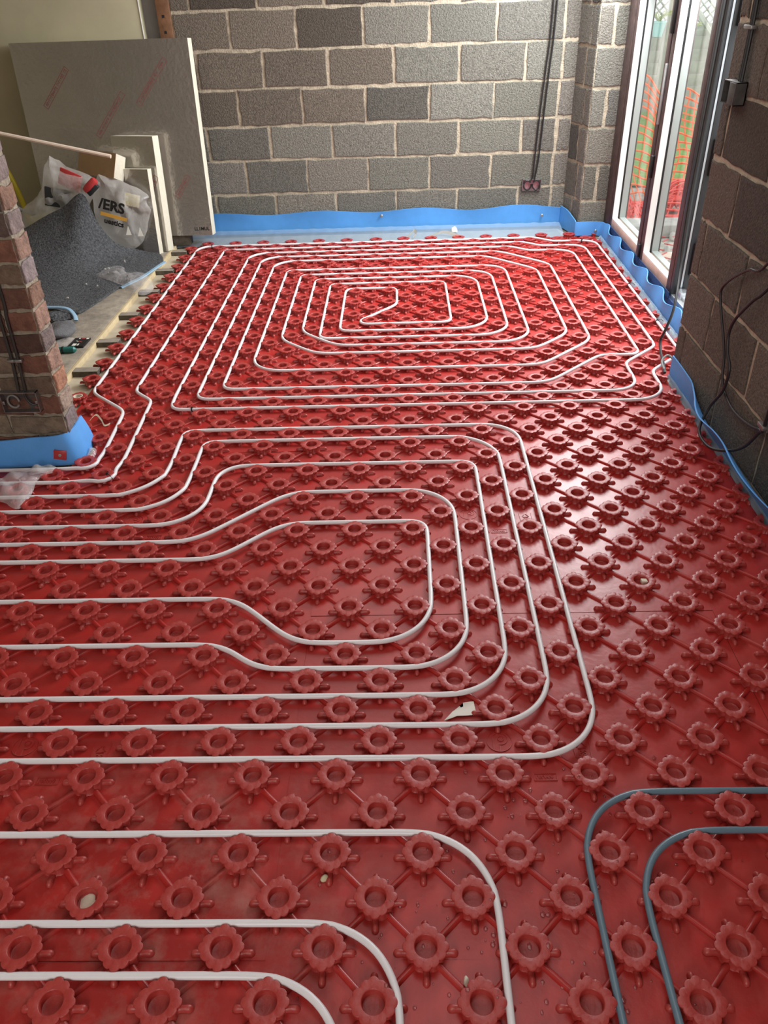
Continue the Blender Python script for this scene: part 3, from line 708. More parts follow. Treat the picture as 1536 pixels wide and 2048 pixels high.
# thick offcut
root = empty('insulation_offcut', (-1.375, 4.93, .548), 'thick insulation offcut with brown face and cream end, lying on the bags', 'insulation offcut')
root.rotation_euler = (-.42, .05, -.38)
bm = bmesh.new(); box(bm, (-.15, 0, 0), (.15, .10, .155), .002); crumple(bm, .002, 20); obj('foam_core', bm, M['foam'], root)
bm = bmesh.new(); box(bm, (-.151, -.003, -.001), (.151, -.0005, .156)); obj('brown_facing', bm, M['kraft'], root, smooth=False)
bm = bmesh.new(); Mx = frame_mat((-1.185, 4.99, .515), (.8, -.1, -.5), (.3, .3, .8)); box(bm, (-.06, -.03, -.006), (.05, .03, .006), .001, M=Mx)
tag(obj('cardboard_scrap', bm, M['kraft']), 'tan scrap of board sticking up behind the bag with writing', 'scrap')

# ------------------------------------------------------------------ plastic bags and contents
def pillow(outline, y, thick, nseg=11, amp=.012, seed=1.0, lean=0.0, zmin=.028, power=.6):
    """closed bag grown from an outline (x, z) standing near plane y"""
    bm = bmesh.new(); O = [Vector((p[0], 0, p[1])) for p in outline]
    P = smooth_path([tuple(p) for p in O]+[tuple(O[0])], 4)[:-1]; c = sum(P, Vector())/len(P); rings = {}
    for s in (-1, 1):
        rg = []
        for k in range(nseg+1):
            q = k/nseg; h = thick*(1-q**2.2)**power
            r = []
            for p in P:
                d = c.lerp(p, q); wob = .5+.5*abs(noise.noise(d*9+Vector((seed, s, 0))))
                yy = y+s*h*wob+lean*(d.z-c.z); r.append(Vector((d.x, yy, d.z)))
            rg.append(r)
        rings[s] = rg
    shared = [bm.verts.new(v) for v in rings[1][nseg]]
    for s in (-1, 1):
        rows = [[bm.verts.new(v) for v in rings[s][k]] for k in range(1, nseg)]+[shared]; cen = bm.verts.new(rings[s][0][0]); n = len(P)
        for i in range(n): bm.faces.new((cen, rows[0][i], rows[0][(i+1) % n]))
        for a, b in zip(rows, rows[1:]):
            for i in range(n): bm.faces.new((a[i], a[(i+1) % n], b[(i+1) % n], b[i]))
    crumple(bm, amp, 11, seed); crumple(bm, amp*.4, 30, seed+3)
    for v in bm.verts: v.co.z = max(v.co.z, zmin)
    return bm
b = pillow([(-1.640, .685), (-1.50, .600), (-1.345, .515), (-1.40, .43), (-1.50, .30), (-1.60, .10), (-1.95, .06), (-1.97, .28), (-1.85, .40), (-1.75, .50), (-1.69, .63)], 4.90, .10, amp=.020, seed=2.1)
tag(obj('plastic_bag', b, M['bag']), 'milky plastic bag with a pointed top and red packet inside, left of the lettered bag', 'bag')
bm = bmesh.new(); Mx = frame_mat((-1.535, 4.88, .54), (.9, -.1, -.40), (.35, .1, .9)); box(bm, (-.075, -.055, -.008), (.075, .05, .008), .004, M=Mx); crumple(bm, .006, 20)
tag(obj('packet', bm, M['redbit']), 'red packet showing through the pointed milky bag', 'packet')
bm = bmesh.new(); Mx = frame_mat((-1.64, 4.86, .43), (1, 0, -.2), (.2, .1, 1)); box(bm, (-.085, -.06, -.008), (.085, .06, .008), .004, M=Mx); crumple(bm, .006, 20)
tag(obj('packet', bm, M['darkbit']), 'charcoal packet showing through the pointed milky bag, below the red one', 'packet')
bm = bmesh.new(); Mx = frame_mat((-1.66, 4.86, .25), (1, 0, .2), (-.2, .12, 1)); box(bm, (-.20, -.12, -.006), (.18, .10, .006), .003, M=Mx); bmesh.ops.subdivide_edges(bm, edges=bm.edges[:], cuts=2); crumple(bm, .012, 9)
tag(obj('paper_sack', bm, M['cream']), 'cream crumpled sheet in the lower part of the pointed milky bag', 'paper')
# lettered bag
b = pillow([(-1.335, .560), (-1.24, .530), (-1.11, .475), (-1.035, .415), (-1.05, .375), (-1.035, .33), (-1.06, .27), (-1.13, .12), (-1.20, .075), (-1.34, .09), (-1.42, .25), (-1.42, .42)], 4.90, .095, amp=.013, seed=5.3)
bag2 = tag(obj('plastic_bag', b, M['bag']), 'milky plastic bag with big black letters ERS and orange stripe', 'bag')
tb = bmesh.new(); a = Vector((1, .0, -.30)).normalized(); up = Vector((.26, .05, 1))
O0 = Vector((-1.238, 4.783, .368))
text_bm(tb, '/ERS', .092, frame_mat(O0+Vector((-.022, 0, .012)), a, up), .0035)
obj('black_lettering', tb, M['blackink'], bag2, smooth=False)
tb = bmesh.new(); box(tb, (-.088, -.012, -.0006), (.088, .011, .0006), M=frame_mat(O0+Vector((-.022, 0, -.052)), a, up)); obj('orange_stripe', tb, M['orange_ink'], bag2, smooth=False)
tb = bmesh.new(); text_bm(tb, 'uestics', .048, frame_mat(O0+Vector((-.030, 0, -.094)), a, up), .002); obj('small_black_lettering', tb, M['blackink'], bag2, smooth=False)
bm = bmesh.new(); Mx = frame_mat((-1.14, 4.86, .40), (1, .2, -.3), (.2, .2, 1)); box(bm, (-.05, -.04, -.004), (.05, .04, .004), .002, M=Mx)
tag(obj('paper_scrap', bm, M['cream']), 'cream torn card inside upper right of the lettered bag', 'scrap')
for k, (x, z) in enumerate(((-1.19, .215), (-1.11, .205))):
    bm = bmesh.new(); Mx = frame_mat((x, 4.80, z), (1, .1, .1), (.3, .2, 1)); prism(bm, [(-.02, -.025), (.018, -.03), (.008, .03)], -.001, .001); bmesh.ops.transform(bm, matrix=Mx, verts=bm.verts)
    tag(obj('paper_scrap', bm, M['paper'], smooth=False), ['white triangular scrap at bottom left inside the lettered bag', 'white triangular scrap at bottom right inside the lettered bag'][k], 'scrap')
# red and black handle
root = empty('hand_tool', (-1.395, 4.80, .50), 'red and black tool handle poking up between the two milky bags', 'tool')
root.rotation_euler = (0, .9, 0)
bm = bmesh.new(); lathe(bm, [(.001, .075), (.02, .075), (.026, .065), (.027, 0), (.022, -.03), (.001, -.03)], seg=20); obj('red_grip', bm, M['redbit'], root)
bm = bmesh.new(); box(bm, (.012, -.018, -.03), (.045, .018, .06), .005); obj('black_grip', bm, M['darkbit'], root)
# thin stick
bm = bmesh.new(); tube(bm, [(-2.20, 4.63, .955), (-1.131, 4.60, .719)], .012, 8)
tag(obj('timber_stick', bm, M['dowel']), 'thin pinkish timber stick slanting across in front of the big foil board', 'stick')
bm = bmesh.new(); tube(bm, [(-2.20, 4.63, .955), (-2.24, 4.64, .02)], .012, 8)
tag(obj('timber_prop', bm, M['dowel']), 'upright timber holding the outer end of the thin stick, behind the brick nib', 'prop')
# yellow and grey pipes behind the nib
bm = bmesh.new(); tube(bm, smooth_path([(-2.40, 5.30, 1.30), (-2.28, 5.30, .90), (-2.12, 5.30, .45), (-2.06, 5.30, .03)], 6), .020, 10)
tag(obj('gas_pipe', bm, M['yellow']), 'yellow pipe against the cream wall just behind the brick nib', 'pipe')
bm = bmesh.new(); tube(bm, smooth_path([(-2.28, 4.9, 1.0), (-2.14, 4.9, .66), (-2.02, 4.9, .42), (-1.97, 4.9, .22), (-1.94, 4.9, .03)], 6), .014, 10)
cg = tag(obj('cable', bm, M['cablegrey']), 'thick grey cable curving down behind the brick nib', 'cable')
bm = bmesh.new(); tube(bm, smooth_path([(-2.0, 4.91, .40), (-1.93, 4.90, .35), (-1.80, 4.95, .28)], 5), .012, 8); obj('cable_branch', bm, M['cablegrey'], cg)

# ------------------------------------------------------------------ rubber crumb matting
def sheet(rows, t=.008, amp=.004, sub=5, seed=0, zmin=.022):
    R = [smooth_path(r, sub) for r in rows]; n = len(R[0]); bm = bmesh.new(); cols = [smooth_path([R[k][i] for k in range(len(R))], sub) for i in range(n)]
    up = []; m_ = len(cols[0])
    for c_ in cols:
        for p in c_: p += Vector((0, 0, amp*noise.noise(p*7+Vector((seed, 0, 0)))))
    A = [[bm.verts.new((p.x, p.y, max(p.z, zmin))) for p in c_] for c_ in cols]; B = [[bm.verts.new((p.x, p.y, max(p.z, zmin)-t)) for p in c_] for c_ in cols]
    for i in range(n-1):
        for k in range(m_-1):
            bm.faces.new((A[i][k], A[i+1][k], A[i+1][k+1], A[i][k+1])); f = bm.faces.new((B[i][k], B[i][k+1], B[i+1][k+1], B[i+1][k])); f.material_index = 1
    for i in range(n-1):
        for k in (0, m_-1): bm.faces.new((A[i][k], A[i+1][k], B[i+1][k], B[i][k]))
    for k in range(m_-1):
        for i in (0, n-1): bm.faces.new((A[i][k], A[i][k+1], B[i][k+1], B[i][k]))
    return bm
mat_root = empty('rubber_mat', (-1.3, 4.2, .02), 'large black rubber crumb mat, lying on floorboards and folded up over the bags', 'mat')
rows = [[(-2.0, 3.95, .06), (-1.70, 3.86, .05), (-1.45, 3.80, .05), (-1.235, 3.70, .034), (-1.165, 3.86, .034), (-1.095, 4.20, .034), (-1.02, 4.40, .034), (-.955, 4.70, .034)],
        [(-2.0, 4.25, .07), (-1.72, 4.20, .06), (-1.50, 4.15, .055), (-1.36, 4.10, .04), (-1.26, 4.20, .04), (-1.17, 4.42, .045), (-1.07, 4.62, .04), (-.985, 4.80, .034)],
        [(-1.98, 4.50, .12), (-1.75, 4.48, .14), (-1.56, 4.45, .13), (-1.44, 4.45, .10), (-1.34, 4.52, .07), (-1.24, 4.66, .06), (-1.12, 4.78, .045), (-1.03, 4.88, .034)],
        [(-1.95, 4.66, .20), (-1.77, 4.65, .25), (-1.58, 4.64, .28), (-1.46, 4.63, .29), (-1.37, 4.65, .17), (-1.27, 4.74, .10), (-1.15, 4.86, .05), (-1.06, 4.93, .034)],
        [(-1.93, 4.74, .235), (-1.765, 4.74, .315), (-1.575, 4.74, .395), (-1.42, 4.74, .475), (-1.36, 4.73, .30), (-1.28, 4.775, .14), (-1.17, 4.90, .06), (-1.08, 4.96, .034)]]
under(obj('crumb_layer', sheet(rows, .010, .006), [M['crumb'], M['paleblue']]), mat_root)
bm = bmesh.new(); E_ = smooth_path([(-1.10, 4.185, .026), (-1.02, 4.39, .026), (-.985, 4.55, .028), (-.948, 4.715, .028)], 6)
g = [[bm.verts.new(p+Vector(d)) for d in ((-.02, 0, .004), (.012, -.02, .002), (.014, -.022, -.004), (-.02, 0, -.004))] for p in E_]
for a_, b_ in zip(g, g[1:]):
    for k in range(4): bm.faces.new((a_[k], a_[(k+1) % 4], b_[(k+1) % 4], b_[k]))
under(obj('blue_backing', bm, M['paleblue']), mat_root)
specks = bmesh.new(); random.seed(3)
for k in range(16):
    x, y = random.uniform(-1.45, -1.1), random.uniform(3.9, 4.7); s = random.uniform(.0025, .0055)
    if x > -1.2 and y < 4.3: continue
    box(specks, (x-s, y-s*.6, .048), (x+s, y+s*.6, .055+.03*max(0, y-4.3)))
under(tag(obj('dust_flecks', specks, M['paper'], smooth=False), kind='stuff'), mat_root)
# rolled under front fold
root = empty('rubber_mat_offcut', (-1.30, 3.63, .02), 'curled offcut of black crumb mat with pale blue backing, beside the brick nib', 'mat')
bm = bmesh.new(); bmesh.ops.create_icosphere(bm, subdivisions=4, radius=1)
for v in bm.verts: v.co = Vector((v.co.x*.13, v.co.y*.055, v.co.z*.028+.028))
crumple(bm, .012, 22); crumple(bm, .006, 70); under(obj('crumb_core', bm, M['crumb'], loc=(-1.325, 3.60, .02)), root)
bm = bmesh.new(); tube(bm, smooth_path([(-1.48, 3.66, .085), (-1.34, 3.66, .085), (-1.24, 3.64, .082), (-1.19, 3.60, .06), (-1.175, 3.57, .036)], 6), .013, 8, flat=.6); under(obj('blue_backing', bm, M['paleblue']), root)

# clear wrap and the small litter on the boards
def wrap(outline, z, h, seed, label, name='plastic_wrap', m='clear', n=10, zmin=.021):
    P = smooth_path([(x, y, 0) for x, y in outline]+[(*outline[0], 0)], 4)[:-1]; c = sum(P, Vector())/len(P); bm = bmesh.new(); rows = []
    for k in range(1, n+1):
        q = k/n; r = []
        for p in P:
            d = c.lerp(p, q); hh = z+h*(1-q**3)*(.35+1.0*abs(noise.noise(d*14+Vector((seed, 0, 0)))))
            r.append(bm.verts.new((d.x, d.y, max(hh, zmin))))
        rows.append(r)
    cen = bm.verts.new((c.x, c.y, z+h*.5)); N = len(P)
    for i in range(N): bm.faces.new((cen, rows[0][i], rows[0][(i+1) % N]))
    for a_, b_ in zip(rows, rows[1:]):
        for i in range(N): bm.faces.new((a_[i], a_[(i+1) % N], b_[(i+1) % N], b_[i]))
    crumple(bm, .006, 28, seed)
    for v in bm.verts: v.co.z = max(v.co.z, zmin)
    return tag(obj(name, bm, M[m]), label, 'plastic wrap')
wrap([(-1.345, 4.39), (-1.30, 4.56), (-1.19, 4.55), (-1.13, 4.42), (-1.01, 4.40), (-.87, 4.12), (-.86, 3.97), (-.92, 3.96), (-1.05, 4.12), (-1.17, 4.24)], .045, .045, 4.4, 'crumpled clear plastic wrap lying across the black mat and pale batten', zmin=.046)
bm = bmesh.new(); bmesh.ops.create_icosphere(bm, subdivisions=3, radius=1)
for v in bm.verts: v.co = Vector((v.co.x*.085, v.co.y*.11, v.co.z*.032+.030))
crumple(bm, .014, 14, 2); [setattr(v.co, 'z', max(v.co.z, .001)) for v in bm.verts]
tag(obj('work_glove', bm, M['glove'], loc=(-1.20, 3.39, .02)), 'grey crumpled work glove on floorboards beside the brick nib', 'glove')
bm = bmesh.new(); Mx = frame_mat((-1.055, 3.265, .0205), (1, -.03, 0), (.3, 1, 0)); box(bm, (-.040, -.065, 0), (.045, .055, .010), .001, M=Mx)
pk_ = tag(obj('tool_packet', bm, M['black']), 'small black printed packet lying flat beside the pale batten', 'packet')
for a_, b_, an, mm in (((-.02, -.058), (.0, -.028), 0, 'paper'), ((.006, -.055), (.014, -.030), 0, 'paper'), ((-.015, .038), (-.007, .05), 0, 'paper'), ((.026, .034), (.040, .05), 0, 'paper'), ((-.02, -.004), (-.003, .001), -.6, 'paper'), ((-.004, .0), (.02, .006), -.5, 'redbit'), ((.0, .038), (.018, .052), 0, 'redbit')):
    bm = bmesh.new(); box(bm, (*a_, .0102), (*b_, .0106), M=Mx @ Matrix.Rotation(an, 4, 'Z')); obj('printed_mark', bm, M[mm], pk_, smooth=False)
wrap([(-1.23, 3.34), (-1.10, 3.335), (-1.085, 3.27), (-1.08, 3.21), (-1.16, 3.205), (-1.23, 3.21)], .022, .02, 7.7, 'flat clear plastic sleeve between the glove and the black printed packet', 'plastic_sleeve')
bm = bmesh.new(); tube(bm, smooth_path([(-1.25, 3.125, .036), (-1.14, 3.135, .037), (-1.06, 3.14, .036), (-1.025, 3.142, .036)], 4), [.016]*6+[.017]*5+[.010, .003], 12)
th = tag(obj('screwdriver', bm, M['teal']), 'teal screwdriver handle on the floorboards just below the black packet', 'tool')
bm = bmesh.new(); tube(bm, [(-1.098, 3.137, .037), (-1.090, 3.1375, .037)], .0185, 14); obj('black_ring', bm, M['black'], th)
wrap([(-.97, 1.83), (-.88, 1.75), (-.80, 1.70), (-.735, 1.66), (-.73, 1.78), (-.745, 1.87), (-.700, 1.93), (-.73, 1.98), (-.80, 1.945), (-.88, 1.88)], .024, .05, 9.2, 'crumpled clear polythene over pipes in front of the brick nib', zmin=.022)
wrap([(-.625, 2.13), (-.598, 2.12), (-.588, 2.07), (-.60, 2.035), (-.622, 2.05)], .006, .03, 1.2, 'tiny clear plastic corner sticking out at right end of the nib strip', zmin=.003)
# scraps on the floor
def scrap(pts, z, label, m='paper', cat='scrap', thick=.0015, curl=.01, name='paper_scrap'):
    bm = bmesh.new(); prism(bm, pts, z, z+thick)
    bmesh.ops.triangulate(bm, faces=bm.faces[:]); bmesh.ops.subdivide_edges(bm, edges=bm.edges[:], cuts=2)
    for v in bm.verts: v.co.z += .5*curl*max(0, noise.noise(v.co*25))
    return tag(obj(name, bm, M[m]), label, cat)
scrap([(.765, .676), (.79, .705), (.818, .722), (.818, .735), (.846, .737), (.85, .70), (.838, .693), (.80, .690)], .003, 'white torn paper scrap lying between white pipes at lower centre')
bm = bmesh.new(); box(bm, (1.402, 1.196, .0095), (1.420, 1.212, .0235), .002); crumple(bm, .002, 60); tag(obj('foam_crumb', bm, M['foam']), 'cream crumb sitting in a stud hole on the right of the floor', 'crumb')
bm = bmesh.new(); lathe(bm, [(.001, .0115), (.008, .0112), (.015, .0098), (.018, .0088)], (.0, .2, 0), 14); crumple(bm, .002, 80)
tag(obj('plaster_dab', bm, M['foam']), 'pale dried plaster dab in a stud hole at bottom left', 'plaster dab')
bm = bmesh.new(); bmesh.ops.create_icosphere(bm, subdivisions=2, radius=.007); crumple(bm, .004, 90)
tag(obj('grit_crumb', bm, M['cream'], loc=(.49, .252, .006)), 'small pale grit crumb between studs at lower left', 'crumb')
bm = bmesh.new(); bmesh.ops.create_icosphere(bm, subdivisions=2, radius=.006)
for v in bm.verts: v.co = Vector((v.co.x*.7, v.co.y*1.8, v.co.z))
crumple(bm, .003, 90); tag(obj('foam_crumb', bm, M['foam'], loc=(.775, .045, .006)), 'little cream crumb beside a rib at bottom centre', 'crumb')
bm = bmesh.new(); pth = smooth_path([(-.69, 2.335, .034), (-.675, 2.375, .040), (-.64, 2.335, .036), (-.61, 2.285, .034), (-.592, 2.305, .032)], 6)
g = [[bm.verts.new(p+Vector((0, -.006, 0))), bm.verts.new(p+Vector((0, .006, .002)))] for p in pth]
for a_, b_ in zip(g, g[1:]): bm.faces.new((a_[0], b_[0], b_[1], a_[1]))
bmesh.ops.solidify(bm, geom=bm.faces[:], thickness=.001); tag(obj('tape_peel', bm, M['foam']), 'thin cream peel of tape lying over studs right of the brick nib', 'tape')
def ribbon(pts, w_, label):
    bm = bmesh.new(); p_ = smooth_path(pts, 5); g = [[bm.verts.new(p+Vector((0, 0, -w_))), bm.verts.new(p+Vector((.01, 0, w_)))] for p in p_]
    for a_, b_ in zip(g, g[1:]): bm.faces.new((a_[0], b_[0], b_[1], a_[1]))
    bmesh.ops.solidify(bm, geom=bm.faces[:], thickness=.0012); tag(obj('masking_tape', bm, M['paper']), label, 'tape')
ribbon([(.715, 5.16, .020), (.755, 5.19, .045), (.775, 5.20, .062), (.79, 5.17, .045), (.77, 5.15, .030)], .012, 'small white tape loop by back wall, left of the longer tape heap')
ribbon([(.86, 5.155, .014), (.93, 5.18, .035), (.99, 5.19, .048), (1.05, 5.18, .036), (1.13, 5.155, .014)], .010, 'longer white tape heap on the clear film before back wall')
bm = bmesh.new(); bmesh.ops.create_icosphere(bm, subdivisions=2, radius=.022); crumple(bm, .012, 40); tag(obj('paper_ball', bm, M['paper'], loc=(1.075, 5.23, .05)), 'screwed up white paper ball on the clear film by back wall', 'paper')
# water on the near panels
random.seed(11); bm = bmesh.new()
for k in range(230):
    x, y = random.gauss(.82, .17), random.gauss(.10, .16)
    if k % 3 == 0: x, y = random.gauss(1.0, .14), random.gauss(.33, .12)
    u, v = round(x*10), round(y*10); near = min(math.hypot(x-a_*.1, y-b_*.1) for a_ in (u-1, u, u+1) for b_ in (v-1, v, v+1) if (a_-b_) % 2 == 0)
    if .019 < near < .022 or .040 < near < .048: continue
    z = .0268 if .026 < near < .037 else (.0086 if near < .019 else 0.0)
    r = abs(random.gauss(.0020, .0020))+.0010
    m2 = Matrix.Translation((x, y, z)) @ Matrix.Diagonal((r, r*random.uniform(.8, 1.6), r*.5, 1))
    bmesh.ops.create_icosphere(bm, subdivisions=1, radius=1, matrix=m2)
tag(obj('water_drops', bm, M['water']), 'spattered water drops on the red panel at bottom centre', 'water', kind='stuff')

# ------------------------------------------------------------------ electrical bits
def backbox(name, x0, x1, z0, z1, y, depth, label, m='metal', lining='pinkfoil'):
    """open steel box on a wall facing -y"""
    root = empty(name, ((x0+x1)/2, y, z0), label, 'socket box'); t = .0025; bm = bmesh.new()
    box(bm, (x0, y-depth, z0), (x1, y, z0+t)); box(bm, (x0, y-depth, z1-t), (x1, y, z1)); box(bm, (x0, y-depth, z0), (x0+t, y, z1)); box(bm, (x1-t, y-depth, z0), (x1, y, z1))
    under(obj('box_sides', bm, M[m], smooth=False), root)
    bm = bmesh.new(); box(bm, (x0+t, y-.003, z0+t), (x1-t, y, z1-t)); under(obj('box_back', bm, M[lining], smooth=False), root)
    for xx in (x0+.006, x1-.006):
        bm = bmesh.new(); box(bm, (xx-.006, y-depth, (z0+z1)/2-.007), (xx+.006, y-depth+.002, (z0+z1)/2+.007), .001); under(obj('fixing_lug', bm, M['metal']), root)
    return root
backbox('socket_box', 1.580, 1.716, .272, .346, 5.427, .022, 'open double socket box with pink lining on the back wall')
def ell(cx, cz, rx, rz, y, t0, t1, n=20): return [(cx+rx*math.cos(t0+(t1-t0)*k/n), y, cz+rz*math.sin(t0+(t1-t0)*k/n)) for k in range(n+1)]
for k, (cx, s, up) in enumerate(((1.617, 1, [(1.650, 5.408, .36), (1.655, 5.408, .45), (1.663, 5.41, .62), (1.672, 5.41, .80), (1.688, 5.41, 1.05), (1.705, 5.41, 1.35), (1.715, 5.41, 2.42)]), (1.681, -1, [(1.668, 5.408, .36), (1.683, 5.408, .47), (1.692, 5.41, .62), (1.700, 5.41, .80), (1.713, 5.41, 1.05), (1.728, 5.41, 1.35), (1.738, 5.41, 2.42)]))):
    loop = ell(cx, .308, .027, .032, 5.408, PI/2-.9*s, PI/2-.9*s+s*2*PI*.93)
    path = list(reversed(up))+[(cx+.016*s, 5.407, .338)]+loop
    bm = bmesh.new(); tube(bm, smooth_path(path, 4), .0055, 8)
    tag(obj('cable', bm, M['cable']), ['left one of two black cables running down the back wall to the socket box', 'right one of two black cables running down the back wall to the socket box'][k], 'cable', 'cables down the back wall')
backbox('socket_box', -.868, -.726, .238, .322, 2.048, .034, 'open galvanised socket box on the front of the brick nib', 'metal', 'dullmetal')
bm = bmesh.new(); tube(bm, smooth_path(ell(-.828, .28, .022, .026, 2.030, 0, 2*PI*.9), 2), .004, 8); tag(obj('cable', bm, M['cablegrey']), 'grey cable tail coiled inside the socket box on the brick nib', 'cable')
bm = bmesh.new(); tube(bm, smooth_path([(-.775, 2.028, .325), (-.772, 2.025, .295), (-.758, 2.024, .272), (-.735, 2.026, .262)], 5), .004, 8); tag(obj('cable', bm, M['cable']), 'black cable tail bent inside the socket box on the brick nib', 'cable')
for k, (pts, lab) in enumerate((([(-.83, 2.040, 1.3), (-.778, 2.040, .76), (-.783, 2.036, .60), (-.786, 2.034, .45), (-.796, 2.03, .325)], 'left black conduit running down the brick nib to the socket box'), ([(-.79, 2.040, 1.3), (-.752, 2.040, .74), (-.757, 2.036, .60), (-.762, 2.034, .45), (-.770, 2.03, .325)], 'right black conduit running down the brick nib to the socket box'))):
    bm = bmesh.new(); tube(bm, smooth_path(pts, 6), .0085, 10, flat=.6); o = tag(obj('conduit', bm, M['conduit']), lab, 'conduit', 'conduits on the brick nib')
    bm = bmesh.new(); x = -.786+.026*k; box(bm, (x-.016, 2.022, .44), (x+.016, 2.040, .452), .002); obj('clip', bm, M['metal'], o)
# right wall
root = empty('socket_box', (1.924, 2.55, 1.165), 'dark metal socket box on the right wall beside the doors', 'socket box')
bm = bmesh.new(); x0 = 1.885
box(bm, (x0, 2.488, 1.165), (1.926, 2.618, 1.168)); box(bm, (x0, 2.488, 1.237), (1.926, 2.618, 1.240)); box(bm, (x0, 2.488, 1.165), (1.926, 2.491, 1.24)); box(bm, (x0, 2.615, 1.165), (1.926, 2.618, 1.24)); box(bm, (1.921, 2.488, 1.165), (1.926, 2.618, 1.24))
under(obj('box_shell', bm, M['dullmetal'], smooth=False), root)
bm = bmesh.new(); box(bm, (x0-.002, 2.492, 1.168), (x0, 2.552, 1.237), .0005); under(obj('cover_strip', bm, M['dullmetal']), root)
for k, (y, lab) in enumerate(((2.535, 'left black cable dropping to the socket box on the right wall'), (2.517, 'right black cable dropping to the socket box on the right wall'))):
    bm = bmesh.new(); tube(bm, smooth_path([(1.915, y+.025, 2.42), (1.915, y+.02, 1.6), (1.914, y+.01, 1.42), (1.91, y, 1.30), (1.908, y-.004, 1.241)], 6), .006, 8)
    o = tag(obj('cable', bm, M['cable']), lab, 'cable', 'cables down the right wall')
bm = bmesh.new(); box(bm, (1.900, 2.505, 1.40), (1.922, 2.575, 1.412), .002); tag(obj('cable_clip', bm, M['metal']), 'small metal clip over cables above the socket box on the right wall', 'clip')
ca = [(1.93, 1.70, 1.15), (1.918, 1.985, .753), (1.908, 2.106, .691), (1.905, 2.23, .617), (1.906, 2.293, .551), (1.910, 2.25, .473), (1.911, 2.192, .408), (1.910, 2.14, .343), (1.908, 2.117, .286), (1.908, 2.079, .245), (1.909, 1.979, .213), (1.910, 1.853, .22), (1.912, 1.748, .246), (1.913, 1.718, .275), (1.912, 1.71, .5), (1.912, 1.72, 1.2), (1.912, 1.72, 2.42)]
bm = bmesh.new(); tube(bm, smooth_path(ca, 6), .005, 8); tag(obj('cable', bm, M['cable']), 'thinner hanging black cable loop on the right wall, the one ending higher', 'cable', 'hanging cable loops')
cb = [(1.93, 1.62, 1.05), (1.912, 1.921, .692), (1.898, 1.993, .617), (1.893, 2.085, .517), (1.893, 2.109, .45), (1.895, 2.087, .387), (1.896, 2.042, .342), (1.896, 2.053, .249), (1.875, 2.092, .157), (1.835, 2.043, .085), (1.836, 1.943, .072), (1.86, 1.857, .098), (1.895, 1.784, .153), (1.908, 1.723, .247), (1.905, 1.697, .282), (1.903, 1.690, .5), (1.903, 1.70, 1.2), (1.903, 1.70, 2.42)]
bm = bmesh.new(); tube(bm, smooth_path(cb, 6), .0058, 8); tag(obj('cable', bm, M['cable']), 'thicker hanging black cable loop on the right wall, drooping lowest over blue strip', 'cable', 'hanging cable loops')
bm = bmesh.new(); box(bm, (1.896, 1.685, .270), (1.924, 1.735, .286), .003); tag(obj('cable_clip', bm, M['metal']), 'metal clip gathering the two hanging cable loops on the right wall', 'clip')
cc = [(2.10, 3.32, 1.9), (2.095, 3.32, 1.30), (2.09, 3.315, .90), (2.07, 3.26, .62), (2.05, 3.18, .40), (1.985, 2.98, .25), (1.945, 2.93, .151), (1.935, 2.945, .09), (1.925, 2.88, .055), (1.908, 2.76, .040), (1.896, 2.70, .030)]
bm = bmesh.new(); tube(bm, smooth_path(cc, 6), [.011]*24+[.0065]*37, 8); tag(obj('cable', bm, M['cable']), 'black cable hanging from the door post down to the floor at wall end', 'cable')
bm = bmesh.new(); tube(bm, smooth_path([(1.903, 2.71, .03), (1.90, 2.775, .055), (1.93, 2.80, .075), (1.955, 2.79, .06)], 5), .005, 8); tag(obj('conduit', bm, M['cablegrey']), 'short grey sleeve curving behind the end of the right wall', 'conduit')

# ------------------------------------------------------------------ glass doors
door = empty('door_1', (2.15, 4.3, .12), None, None, kind='structure')
XD = 2.15
def dpart(name, m, *boxes, bev=.002, parent=None):
    bm = bmesh.new()
    for a_, b_ in boxes: box(bm, a_, b_, bev)
    o = obj(name, bm, M[m])
    if parent: o.parent = parent; return o
    return under(o, door)
ZT = 2.10
dpart('frame_jamb', 'woodgrain', ((XD-.005, 5.02, .10), (XD+.11, 5.165, ZT)))
dpart('frame_head', 'woodgrain', ((XD, 2.71, ZT-.05), (XD+.11, 5.165, ZT)))
dpart('threshold', 'alu', ((XD+.004, 2.71, .085), (XD+.13, 5.165, .114)))
dpart('membrane_upstand', 'dpc', ((XD, 2.71, 0), (XD+.12, 5.165, .086)), ((XD-.002, 3.56, .08), (XD+.004, 5.165, .116)), bev=0)
def leaf(ya, yb):            # ya far, yb near
    zb, zt = .115, ZT-.055; sw = .062; br = .050
    dpart('stile', 'woodgrain', ((XD, ya-sw, zb), (XD+.10, ya, zt)))
    dpart('stile', 'woodgrain', ((XD, yb, zb), (XD+.10, yb+sw, zt)))
    dpart('bottom_rail', 'slab', ((XD, yb+sw, zb), (XD+.10, ya-sw, zb+br)))
    dpart('top_rail', 'woodgrain', ((XD, yb+sw, zt-.06), (XD+.10, ya-sw, zt)))
    y1 = ya-sw; y0 = yb+sw
    dpart('inner_reveal', 'upvc', ((XD+.001, y1-.006, zb+br-.006), (XD+.038, y1+.001, zt-.06)), ((XD+.001, y0, zb+br-.001), (XD+.038, y1, zb+br+.006)), bev=0)
    dpart('gasket', 'black', ((XD+.038, y1-.007, zb+br), (XD+.049, y1+.001, zt-.06)), bev=0)
    dpart('glazing_bead', 'bead', ((XD+.049, y1-.012, zb+br), (XD+.088, y1+.001, zt-.06)), ((XD+.049, y0, zb+br), (XD+.088, y1, zb+br+.012)), bev=.001)
    dpart('pane', 'glass', ((XD+.090, y0, zb+br), (XD+.094, y1, zt-.06)), bev=0)
leaf(5.02, 4.225); leaf(4.205, 3.565)
